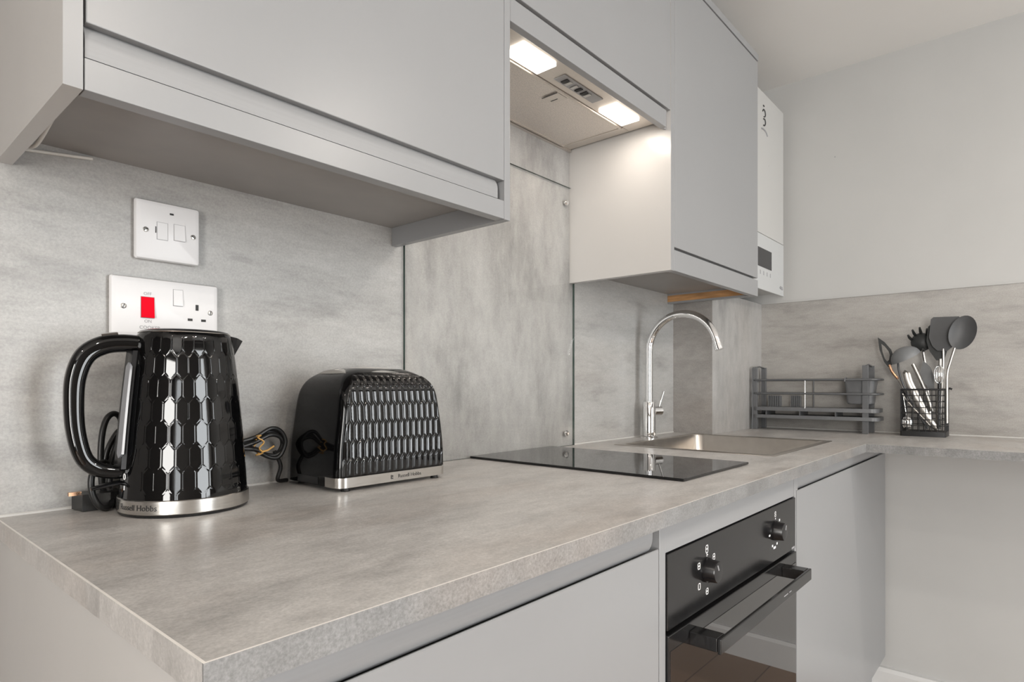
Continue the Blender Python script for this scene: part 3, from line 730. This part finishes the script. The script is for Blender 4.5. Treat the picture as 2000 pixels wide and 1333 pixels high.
# water gauge under the handle
m = MB(); rows = []
for i in range(21):
    z = .058 + (.205 - .058) * i / 20; R0 = smooth_table(KP, z)
    rows.append([kpt(R0 - .003, AH - .30, z), kpt(R0 + .0045, AH - .24, z), kpt(R0 + .0075, AH, z), kpt(R0 + .0045, AH + .24, z), kpt(R0 - .003, AH + .30, z)])
m.ring_solid(rows); gb = m.build('gauge_housing', 'black_satin', kt, smooth=50)
def gauge_strip(name, a0, a1, z0, z1, lift, mat, parent):
    m = MB(); rows = []; n = 24
    for i in range(n + 1):
        f = i / n; z = z0 + (z1 - z0) * f; R0 = smooth_table(KP, z)
        e = min(f, 1 - f) * (z1 - z0); w = 1 if e > .006 else math.sqrt(max(0.02, 1 - (1 - e / .006) ** 2))
        ac_ = (a0 + a1) / 2; hw_ = (a1 - a0) / 2 * w
        rows.append([kpt(R0 + lift - .002, ac_ - hw_, z), kpt(R0 + lift, ac_ - hw_ * .8, z), kpt(R0 + lift, ac_ + hw_ * .8, z), kpt(R0 + lift - .002, ac_ + hw_, z)])
    m.ring_solid(rows); return m.build(name, mat, parent, smooth=50)
gauge_strip('water_gauge', AH + .07, AH + .32, .072, .190, .0072, 'water_window', gb)
# spout on the far side
AS = AH + PI
m = MB()
prof = [(.050, .2290, .028), (.063, .2265, .015), (.0715, .2235, .004)]
vsA = []
for r, z, w in prof:
    vsA.append([kpt(r, AS - w / r, z), kpt(r, AS + w / r, z)])
low = kpt(smooth_table(KP, .185) - .002, AS, .185)
lowA = [kpt(smooth_table(KP, .20) - .002, AS - .22, .20), kpt(smooth_table(KP, .20) - .002, AS + .22, .20)]
V = [vsA[0][0], vsA[0][1], vsA[1][0], vsA[1][1], vsA[2][0], vsA[2][1], lowA[0], lowA[1], low]
m.add(V, [(0, 1, 3, 2), (2, 3, 5, 4), (4, 5, 7, 6), (6, 7, 8), (0, 2, 6), (2, 4, 6), (1, 7, 3), (3, 7, 5), (0, 6, 8), (1, 8, 7)])
m.build('spout', 'black_satin', kt)
# power switch at the foot of the handle
m = MB()
rb = smooth_table(KP, .040)
m.tube([kpt(rb - .002, AH, .040), kpt(rb + .013, AH, .038), kpt(rb + .030, AH, .0345)], [.010, .010, .008], 14, flat=(.28, (0, 0, 1)))
m.build('switch_lever', 'black_satin', kt, smooth=50)
ao = math.radians(249 - 62)
m = MB()
for dz in (.049,):
    m.tube([kpt(.0751 , ao + .030 * math.cos(t_), dz + .0036 * math.sin(t_)) for t_ in [2 * PI * q / 16 for q in range(16)]], .0005, 6, closed=True)
m.build('switch_symbol', 'print_white', kt)
m = MB(); m.tube([kpt(.0755, ao, .0325), kpt(.0753, ao, .038)], .0006, 6); m.build('switch_symbol', 'print_white', kt)

# kettle cord and plug, coiled beside and behind the kettle
kc = thing('power_cord', (.098, -.05, ZW), 'coiled black kettle cord with plug behind the kettle handle', 'cord')
pts = bez([(.136, -.020, .925), (.110, -.025, .930), (.104, -.030, .960), (.104, -.032, 1.000), (.110, -.030, 1.026), (.121, -.026, 1.0335), (.130, -.022, 1.022), (.126, -.020, .995), (.116, -.020, .96),
           (.114, -.028, .935), (.112, -.046, .9200), (.103, -.060, .9142), (.092, -.066, .9190), (.0845, -.067, .936), (.0840, -.066, .956), (.091, -.063, .970), (.102, -.058, .972), (.108, -.052, .955), (.106, -.050, .938)], 7)
MB().tube(pts, .0038, 10).build('flex', 'rubber', kc, smooth=60)
pts = bez([(.113, -.018, .925), (.111, -.016, .955), (.116, -.015, .985), (.128, -.014, 1.008), (.137, -.013, 1.010)], 6)
MB().tube(pts, .0036, 10).build('flex', 'rubber', kc, smooth=60)
m = MB(); m.prism([(.076, -.012), (.080, -.044), (.110, -.048), (.124, -.044), (.126, -.012)], 'z', .9105, .932)
m.build('plug', 'rubber', kc)
m = MB(); m.box(.0685, .082, -.031, -.025, .930, .9345); pn = m.build('plug_pin', 'copper', kc)

# ------------------------------------------------------------ toaster
tcx, tcy = .4785, -.0975
to = thing('toaster', (tcx, tcy, ZW), 'glossy black two-slot toaster with honeycomb front and steel band', 'toaster')
TZ = .916
HW = [(.0, .1085), (.016, .1085), (.06, .1065), (.11, .1000), (.14, .0960), (.155, .0905), (.166, .0830), (.174, .0735), (.180, .0620), (.1835, .052)]
HD = [(.0, .0760), (.016, .0760), (.06, .0758), (.11, .0742), (.14, .0712), (.155, .0680), (.166, .0615), (.174, .0520), (.180, .0410), (.1835, .031)]
def tring(z, grow=0.0, r=.016, n=7):
    w = smooth_table(HW, z) + grow; d = smooth_table(HD, z) + grow
    return rrect(tcx - w, tcx + w, tcy - d, tcy + d, min(r, d * .8), TZ + z, n)
zs = [.0005, .008, .016, .03, .045, .06, .075, .09, .105, .118, .13, .14, .148, .155, .161, .166, .170, .174, .177, .180, .182, .1835]
m = MB(); m.ring_solid([tring(z) for z in zs])
m.build('body', 'black_body', to, smooth=50)
m = MB(); m.ring_solid([tring(z, g) for z, g in ((.0002, -.004), (.0003, .0016), (.0155, .0016), (.0158, -.002))])
# steel band only wraps the front part
bm = bmesh.new()
vm = [bm.verts.new(v) for v in m.v]
for f in m.f: bm.faces.new([vm[i] for i in f])
geom = list(bm.verts) + list(bm.edges) + list(bm.faces)
res = bmesh.ops.bisect_plane(bm, geom=geom, plane_co=(0, -.139, 0), plane_no=(0, 1, 0), clear_outer=True)
m = MB(); m.bm(bm)
band = m.build('steel_band', 'brushed_steel', to, smooth=40)
vs, fs = text_mesh('Russell Hobbs', .0085)
yb_ = tcy - .0760 - .0019
m = MB(); m.add([(.5045 + x, yb_, TZ + .0078 + z) for x, z in vs], fs)
m.build('lettering', 'print_black', band)
mark([(.4665, TZ + .0078, .0016, .0065), (.4692, TZ + .0090, .0014, .0030), (.4692, TZ + .0055, .0014, .0022)], band, 'print_black', 'emblem', y=yb_ - .0002)
# honeycomb front
PXc = .0126; PZc = .0288; Tz = .0080; Sz = (PZc - Tz) / 2
NX, NZf = 320, 190
zf0, zf1 = .0165, .172
rows = []
for i in range(NZf + 1):
    z = zf0 + (zf1 - zf0) * i / NZf
    w = smooth_table(HW, z) - .0065
    d = smooth_table(HD, z)
    row = []
    for j in range(NX + 1):
        s = -1 + 2 * j / NX
        x = s * w
        best = -9; bdx = 0; bdz = 0
        r0 = math.floor((z - .012) / PZc)
        for rr in (r0 - 1, r0, r0 + 1):
            off = PXc / 2 if rr % 2 else 0
            dx = (x - off) - round((x - off) / PXc) * PXc; dz = z - .012 - (rr + .5) * PZc
            mg = min(PXc / 2 - abs(dx), (Sz + Tz * (1 - 2 * abs(dx) / PXc) - abs(dz)) * .6)
            if mg > best: best = mg; bdx = dx; bdz = dz
        h = .0016 * (1 - (abs(bdx) / (PXc / 2)) ** 1.25) * min(1, max(0, best) / .0022) 
        ed = min(1, (1 - abs(s)) / .06, (zf1 - z) / .008, (z - zf0) / .004)
        row.append((tcx + x, tcy - d - .0006 * min(1, ed * 3) - h * max(0, ed) ** .5, TZ + z))
    rows.append(row)
m = MB(); m.grid(rows)
m.build('honeycomb_panel', 'black_gloss', to, smooth=70)
# top plate with two slots
m = MB()
tp_rows = []
NXT = 28
DT = .047
def ztop(s, y): return TZ + .1808 + .0060 * (1 - s * s) - .0088 * (y / DT) ** 2
w_ = .0720
for (a, b) in ((-DT, -.0255), (-.0085, .0085), (.0255, DT)):
    ys_ = [a + (b - a) * k / 4 for k in range(5)]
    prof_ = [(a, -.008)] + [(y_, .0) for y_ in ys_] + [(b, -.008)]
    m.grid([[(tcx + w_ * (-1 + 2 * k / NXT), tcy + y_, ztop(-1 + 2 * k / NXT, y_) + dz) for k in range(NXT + 1)] for y_, dz in prof_])
for s0, s1 in ((-1, -.84), (.84, 1)):
    ys_ = [-.0255 + .051 * k / 6 for k in range(7)]
    m.grid([[(tcx + w_ * (s0 + (s1 - s0) * k / 4), tcy + y_, ztop(s0 + (s1 - s0) * k / 4, y_) - .0003) for k in range(5)] for y_ in ys_])
for e_ in (-1, 1):
    ys_ = [-DT + 2 * DT * k / 12 for k in range(13)]
    m.grid([[(tcx + w_ * e_, tcy + y_, ztop(e_, y_) + dz) for y_ in ys_] for dz in (-.009, 0)])
m.build('top_plate', 'brushed_steel', to, smooth=40)
for y_ in (-.017, .017):
    B(tcx - .060, tcx + .060, tcy + y_ - .0083, tcy + y_ + .0083, TZ + .170, TZ + .1790).build('bread_slot', 'slot_dark', to)
for sx in (-.090, .090):
    for sy in (-.066, .058):
        MB().lathe(tcx + sx, tcy + sy, [(.0070, ZW + .0002), (.0075, ZW + .001), (.0060, ZW + .003), (.0060, TZ + .001)], 16).build('foot', 'rubber', to, smooth=40)
B(tcx - .1092, tcx - .1080, -.118, -.058, TZ + .002, TZ + .013).build('crumb_tray', 'black_satin', to)
# toaster cord with a twist tie
tc = thing('power_cord', (.32, -.04, ZW), 'folded black toaster cord held by a tan twist tie', 'cord')
for k, (dz, dy) in enumerate(((0, 0), (.009, -.004), (.004, .006))):
    pts = bez([(.262, -.032 + dy, .972 + dz), (.290, -.030 + dy, .976 + dz), (.312, -.032 + dy, .982 + dz), (.335, -.034 + dy, .992 + dz * 1.2), (.352, -.034 + dy, .988 + dz), (.3595, -.034 + dy, .974 + dz * .5), (.348, -.034 + dy, .960 - dz * .4), (.330, -.032 + dy, .961 - dz * .3), (.312, -.031 + dy, .972 - dz * .2), (.285, -.030 + dy, .976 - dz * .2)], 6)
    MB().tube(pts, .0034, 8).build('flex', 'rubber', tc, smooth=60)
pts = bez([(.345, -.030, .965), (.356, -.029, .940), (.352, -.027, .918), (.372, -.020, .9145)], 6)
MB().tube(pts, .0034, 8).build('flex', 'rubber', tc, smooth=60)
pts = bez([(.312, -.042 + .011 * math.cos(a), .978 + .015 * math.sin(a)) for a in [2 * PI * k / 8 for k in range(8)]], 4, closed=True)
MB().tube([(x + .004 * math.sin(i), y, z) for i, (x, y, z) in enumerate(pts)], .0014, 6, closed=True).build('twist_tie', 'tie', tc, smooth=60)
MB().tube([(.313, -.050, .968), (.322, -.052, .970), (.332, -.053, .976)], .0016, 6).build('twist_tie', 'tie', tc, smooth=60)

# ------------------------------------------------------------ dish rack
dk = thing('dish_rack', (2.2, -.34, ZW), 'dark grey metal dish drying rack by the corner boxing', 'dish rack')
FX, RX = 2.150, 2.245; DY0, DY1 = -.152, -.522
def post(x, y, z1=1.138):
    return B(x - .004, x + .004, y - .0090, y + .0090, ZW + .0002, z1, bev=.0008).build('post', 'rack_metal', dk)
for y in (DY0 - .010, DY1): post(FX, y); post(RX, y)
for y in (DY0 - .010, DY1):
    MB().tube([(FX + .004, y, 1.1365), ((FX + RX) / 2, y, 1.141), (RX - .004, y, 1.1365)], .0028, 8).build('end_arch', 'rack_metal', dk, smooth=60)
def loop(z, r, gx=.006, gy=.010):
    pts = [(a, b, c) for a, b, c in rrect(FX - gx, RX + gx, DY1 - .036, DY0 + gy - .012, .018, z, 5)]
    return MB().tube(pts, r, 8, closed=True)
loop(1.0905, .0038).build('guard_rail', 'rack_metal', dk, smooth=60)
loop(1.0420, .0036).build('guard_rail', 'rack_metal', dk, smooth=60)
def tray(z, h, g, mat):
    m = MB()
    m.ring_solid([rrect(FX - g, RX + g, DY1 - .026 - g * 1.2, DY0 + g * .2 - .002, .02, zz, 5) for zz in (z, z + h)])
    return m.build('tray', mat, dk, smooth=40)
tray(.980, .013, .008, 'rack_plastic'); tray(.953, .012, .010, 'rack_plastic')
m = MB()
for k in range(3):
    y = DY0 - .05 - k * .115; m.box(FX - .001, RX, y - .002, y + .002, .9652, .9798)
m.build('tray_support', 'rack_metal', dk)
MB().tube([(FX - .006, -.336, .990), (FX - .006, -.336, 1.0905)], .0024, 8).build('upright_wire', 'screw', dk, smooth=60)
MB().tube([(RX + .006, -.336, .990), (RX + .006, -.336, 1.0905)], .0024, 8).build('upright_wire', 'rack_metal', dk, smooth=60)
MB().tube([(FX - .006, DY0 - .002, ZW + .001), (FX - .006, DY0 - .002, 1.134), (FX, DY0 - .004, 1.137)], .0018, 8).build('upright_wire', 'rack_metal', dk, smooth=60)
for y0, y1 in ((-.185, -.233), (-.266, -.302)):
    m = MB(); n = 6
    m.box(2.222, 2.226, y1, y0, .9925, 1.032)
    for k in range(n): yy = y1 + (y0 - y1) * (k + .5) / n; m.box(2.216, 2.222, yy - .0018, yy + .0018, .9925, 1.034)
    m.build('plate_divider', 'rack_plastic', dk)
cu = thing('cutlery_pot', (2.195, -.495, 1.0), 'dark grey plastic cutlery pot hung inside the end of the dish rack', 'pot')
m = MB()
cx0, cx1, cy0, cy1 = 2.164, 2.236, -.546, -.452
def potring(g, z, r): return rrect(cx0 + g, cx1 - g, cy0 + g, cy1 - g, r, z, 5)
m.grid([potring(.011, 1.0075, .014), potring(.009, 1.009, .014), potring(.0, 1.095, .012), potring(.002, 1.095, .011), potring(.008, 1.012, .010)], close_u=True)
n0 = len(m.v); L = 24
m.f.append(tuple(range(L))); m.mi.append(0); m.f.append(tuple(range(n0 - L, n0))); m.mi.append(0)
m.build('cup', 'rack_plastic', cu, smooth=40)
MB().tube([(2.170, -.4625, 1.093), (2.162, -.4625, 1.097), (2.150, -.4625, 1.0965), (2.139, -.4625, 1.094), (2.1385, -.4625, 1.084)], .0022, 8).build('hook', 'rack_plastic', cu, smooth=60)

# ------------------------------------------------------------ utensil holder
uh = thing('utensil_holder', (2.2, -.675, ZW), 'square black wire utensil holder in the corner of the worktop', 'holder')
hx0, hx1, hy0, hy1 = 2.148, 2.246, -.738, -.622
HZ = 1.058
m = MB(); m.ring_solid([rrect(hx0 - .002, hx1 + .002, hy0 - .002, hy1 + .002, .006, z, 3) for z in (ZW + .0003, ZW + .016)])
m.build('base', 'wire_black', uh, smooth=40)
def hring(z, r, name):
    MB().tube(rrect(hx0, hx1, hy0, hy1, .006, z, 3), r, 8, closed=True).build(name, 'wire_black', uh, smooth=60)
hring(HZ, .0028, 'top_rim')
for k in range(1, 7): hring(ZW + .016 + k * (HZ - ZW - .016) / 7, .0012, 'wire_ring')
for side in range(4):
    for k in range(7):
        t_ = k / 7
        if side == 0: x, y = hx0, hy0 + (hy1 - hy0) * t_
        elif side == 1: x, y = hx0 + (hx1 - hx0) * t_, hy1
        elif side == 2: x, y = hx1, hy1 + (hy0 - hy1) * t_
        else: x, y = hx1 + (hx0 - hx1) * t_, hy0
        MB().tube([(x, y, ZW + .014), (x, y, HZ)], .0012, 6).build('upright_wire', 'wire_black', uh)
MB().tube([(2.16, hy0, HZ), (2.16, hy0 - .012, HZ + .004), (2.16, hy0 - .017, HZ + .001)], .0032, 8).build('side_hook', 'wire_black', uh, smooth=60)

def outline_head(pts2, x, thick, tilt=0.0, hole=None):
    """flat head given as outline in (y,z); x is the plane"""
    m = MB(); n = len(pts2)
    if not hole:
        m.prism(pts2, 'x', x - thick / 2, x + thick / 2)
    else:
        vs = []
        for xx in (x - thick / 2, x + thick / 2):
            for ring_ in (pts2, hole): vs += [(xx, a, b) for a, b in ring_]
        fs = []
        for i in range(n):
            j = (i + 1) % n
            fs += [(i, j, n + j, n + i), (2 * n + i, 3 * n + i, 3 * n + j, 2 * n + j), (i, 2 * n + i, 2 * n + j, j), (n + i, n + j, 3 * n + j, 3 * n + i)]
        m.add(vs, fs)
    return m
def handle(pts, r, mat, parent, flat=None, name='handle'):
    return MB().tube(bez(pts, 5), r, 10, flat=flat).build(name, mat, parent, smooth=60)
# spoon (front right)
s = thing('serving_spoon', (2.17, -.745, .93), 'dark grey silicone spoon with oval head, tallest at the right', 'utensil')
m = MB(); rows = []
NR, NA = 8, 28
scy, scz, sa, sb = -.782, 1.232, .034, .052; tl = -.25
for i in range(NR + 1):
    f = max(.02, i / NR)
    rows.append([(2.150 + .012 * (1 - f * f), scy + (sa * f * math.cos(t_)) * math.cos(tl) - (sb * f * math.sin(t_)) * math.sin(tl) * -1, scz + sb * f * math.sin(t_) * math.cos(tl) + sa * f * math.cos(t_) * math.sin(tl) * -1) for t_ in [2 * PI * k / NA for k in range(NA)]])
back = [[(x + .004, y, z) for x, y, z in r] for r in reversed(rows)]
m.ring_solid(rows + back)
m.build('head', 'silicone', s, smooth=50)
handle([(2.154, -.7625, 1.186), (2.152, -.752, 1.145), (2.150, -.744, 1.105), (2.150, -.7435, 1.03), (2.150, -.7435, .955)], .0052, 'handle_steel', s, flat=(.75, (0, 1, 0)))
# turner in front
s = thing('spatula', (2.2, -.73, .93), 'broad dark grey silicone turner standing left of the oval spoon', 'utensil')
o_ = [(-.716, 1.180), (-.742, 1.179), (-.756, 1.192), (-.772, 1.222), (-.776, 1.276), (-.771, 1.284), (-.706, 1.286), (-.699, 1.280), (-.694, 1.222), (-.703, 1.195)]
outline_head(o_, 2.178, .006).build('head', 'silicone', s)
handle([(2.178, -.731, 1.186), (2.180, -.731, 1.13), (2.186, -.727, 1.07), (2.195, -.720, .935)], .0055, 'handle_steel', s, flat=(.7, (0, 1, 0)))
# second turner behind
s = thing('spatula', (2.21, -.71, .93), 'black turner mostly hidden behind the broad grey turner', 'utensil')
o_ = [(-.712, 1.150), (-.732, 1.150), (-.745, 1.20), (-.748, 1.262), (-.700, 1.266), (-.690, 1.258), (-.686, 1.212), (-.694, 1.180)]
outline_head(o_, 2.192, .006).build('head', 'silicone_dark', s)
handle([(2.192, -.722, 1.155), (2.195, -.720, 1.09), (2.204, -.712, .935)], .005, 'handle_steel', s)
# pasta server
s = thing('pasta_server', (2.225, -.665, .93), 'black pasta server with prongs behind the ladle', 'utensil')
m = MB(); rows = []
for i in range(6):
    f = max(.03, i / 5)
    rows.append([(2.222 + .012 * f * f - .008, -.668 + .030 * f * math.cos(t_), 1.212 + .030 * f * math.sin(t_)) for t_ in [2 * PI * k / 20 for k in range(20)]])
m.ring_solid(rows + [[(x + .004, y, z) for x, y, z in r] for r in reversed(rows)]); hd_ = m.build('head', 'silicone_dark', s, smooth=50)
for k in range(8):
    a = math.radians(20 + k * 34)
    y, z = -.668 + .029 * math.cos(a), 1.212 + .029 * math.sin(a)
    MB().tube([(2.224, y, z), (2.208, y + .004 * math.cos(a), z + .004 * math.sin(a) + .004), (2.196, y + .006 * math.cos(a), z + .006 * math.sin(a) + .010)], [.0048, .0042, .003], 8).build('prong', 'silicone_dark', hd_, smooth=60)
handle([(2.224, -.672, 1.186), (2.226, -.680, 1.12), (2.228, -.694, .935)], .0048, 'handle_steel', s)
# ladle
s = thing('ladle', (2.18, -.66, .93), 'grey ladle hanging bowl-down over the front of the holder', 'utensil')
m = MB(); rows = []; NA = 26
# a dome tilted towards the right
ax = Vector((-.25, .42, .87)).normalized(); u1_ = ax.cross(Vector((1, 0, 0))).normalized(); v1_ = ax.cross(u1_)
cc = Vector((2.165, -.634, 1.160)); RL = .0435
for i in range(9):
    ph = PI / 2 * max(.02, i / 8)
    rows.append([tuple(cc + ax * (RL * .82 * math.cos(ph)) + (u1_ * math.cos(t_) + v1_ * math.sin(t_)) * (RL * math.sin(ph))) for t_ in [2 * PI * k / NA for k in range(NA)]])
inner = []
for i in range(8, -1, -1):
    ph = PI / 2 * max(.02, i / 8)
    inner.append([tuple(cc + ax * ((RL * .82 - .003) * math.cos(ph)) + (u1_ * math.cos(t_) + v1_ * math.sin(t_)) * ((RL - .003) * math.sin(ph))) for t_ in [2 * PI * k / NA for k in range(NA)]])
m.ring_solid(rows + inner); m.build('bowl', 'silicone_light', s, smooth=60)
handle([(2.166, -.612, 1.142), (2.158, -.616, 1.115), (2.160, -.632, 1.06), (2.168, -.662, .99), (2.180, -.690, .935)], .0052, 'silicone', s, flat=(.6, (0, 1, 0)))
# slotted pointed turner, far left
s = thing('slotted_turner', (2.205, -.60, .93), 'black slotted cake slice leaning out to the left', 'utensil')
o_ = [(a_ + .008, b_) for a_, b_ in [(-.556, 1.232), (-.561, 1.190), (-.574, 1.150), (-.586, 1.132), (-.597, 1.140), (-.601, 1.168), (-.594, 1.190), (-.575, 1.216)]]
cy_, cz_ = -.570, 1.178
h_ = [(cy_ + (a - cy_) * .55, cz_ + (b - cz_) * .60) for a, b in o_]
outline_head(o_, 2.206, .004, hole=h_).build('head', 'silicone_dark', s)
handle([(2.206, -.581, 1.140), (2.206, -.590, 1.115), (2.206, -.606, 1.092)], .0042, 'copper', s, name='ferrule')
handle([(2.206, -.606, 1.092), (2.204, -.630, 1.045), (2.203, -.668, .985), (2.205, -.700, .936)], .0050, 'handle_steel', s, flat=(.6, (0, 1, 0)))
# tongs
s = thing('tongs', (2.17, -.67, .92), 'steel tongs leaning across the inside of the holder', 'utensil')
for dx, e in ((0, 0), (.012, .006)):
    handle([(2.176 + dx, -.628 - e, 1.112), (2.175 + dx, -.636 - e, 1.080), (2.175 + dx, -.662 - e, 1.020), (2.175 + dx, -.692, .965), (2.178 + dx, -.716, .932)], [.007, .0085] + [.0085] * 18 + [.006], 'handle_steel', s, flat=(.25, (1, 0, 0)), name='arm')
MB().tube([(2.172, -.628, 1.112), (2.182, -.629, 1.117), (2.194, -.634, 1.112)], .004, 8).build('hinge', 'handle_steel', s, smooth=60)
# brush with straight steel handle between ladle and turners
s = thing('pastry_brush', (2.19, -.66, .93), 'silicone brush with straight steel handle standing under the ladle rim', 'utensil')
handle([(2.186, -.650, 1.140), (2.188, -.668, 1.095), (2.190, -.684, 1.050), (2.194, -.700, .99)], .0060, 'handle_steel', s)
m = MB(); m.prism([(-.676, 1.150), (-.666, 1.108), (-.674, 1.088), (-.690, 1.060), (-.704, 1.062), (-.704, 1.10), (-.694, 1.13)], 'x', 2.200, 2.210); m.build('bristle_head', 'silicone_light', s)
# whisk-like wire bundle hooked at the right rim
s = thing('whisk', (2.2, -.735, .95), 'small chrome wire whisk hooked on the right rim of the holder', 'utensil')
for k in range(5):
    a = PI * k / 5; 
    pts = [(2.166 + .013 * math.sin(t_) * math.cos(a), -.722 + .013 * math.sin(t_) * math.sin(a), 1.105 - .028 * math.cos(t_)) for t_ in [2 * PI * q / 20 for q in range(20)]]
    MB().tube(pts, .0013, 6, closed=True).build('wire', 'chrome', s, smooth=60)
handle([(2.166, -.722, 1.082), (2.167, -.722, 1.05), (2.169, -.721, .935)], .0045, 'black_satin', s)
# table spoon standing bowl down
s = thing('table_spoon', (2.157, -.635, .93), 'shiny steel table spoon standing bowl-down inside the left of the holder', 'spoon')
m = MB(); rows = []
for i in range(6):
    f = max(.03, i / 5)
    rows.append([(2.154 + .006 * f * f, -.637 + .0135 * f * math.cos(t_), .952 + .021 * f * math.sin(t_)) for t_ in [2 * PI * k / 20 for k in range(20)]])
m.ring_solid(rows + [[(x + .0012, y, z) for x, y, z in r] for r in reversed(rows)]); m.build('bowl', 'chrome', s, smooth=50)
handle([(2.1595, -.636, .972), (2.157, -.633, 1.0), (2.156, -.628, 1.040)], .0032, 'chrome', s, flat=(.6, (0, 1, 0)))
# knife
s = thing('table_knife', (2.157, -.65, .93), 'slim steel table knife slanting across the front of the holder', 'knife')
handle([(2.1525, -.626, 1.045), (2.1525, -.640, 1.020), (2.1535, -.668, .985), (2.156, -.70, .945)], .0036, 'handle_steel', s, flat=(.6, (0, 1, 0)))

# ------------------------------------------------------------ ceiling downlights behind the camera
for k, (x, y) in enumerate(((-1.3, -1.2), (-.5, -2.3), (1.4, -2.1), (.4, -1.9))):
    d = thing('ceiling_light', (x, y, ZC - .02), ('recessed round ceiling light nearest the wall cabinets', 'recessed round ceiling light in the middle of the room', 'recessed round ceiling light nearest the right wall', 'recessed round ceiling light straight in front of the hob')[k], 'ceiling light', 'recessed ceiling lights')
    MB().lathe(x, y, [(.045, ZC - .006), (.045, ZC - .0005), (.03, ZC - .0004)], 32).build('trim_ring', 'frame_white', d, smooth=40)
    MB().lathe(x, y, [(.034, ZC - .0085), (.036, ZC - .0065)], 32).build('lens', 'downlight_glow', d, smooth=40)
    l = bpy.data.lights.new('downlight', 'AREA'); l.shape = 'DISK'; l.size = .07; l.energy = (5, 9, 11, 7)[k]; l.color = (1, .92, .83)
    lo = bpy.data.objects.new('downlight', l); COL.objects.link(lo); lo.location = (x, y, ZC - .012)
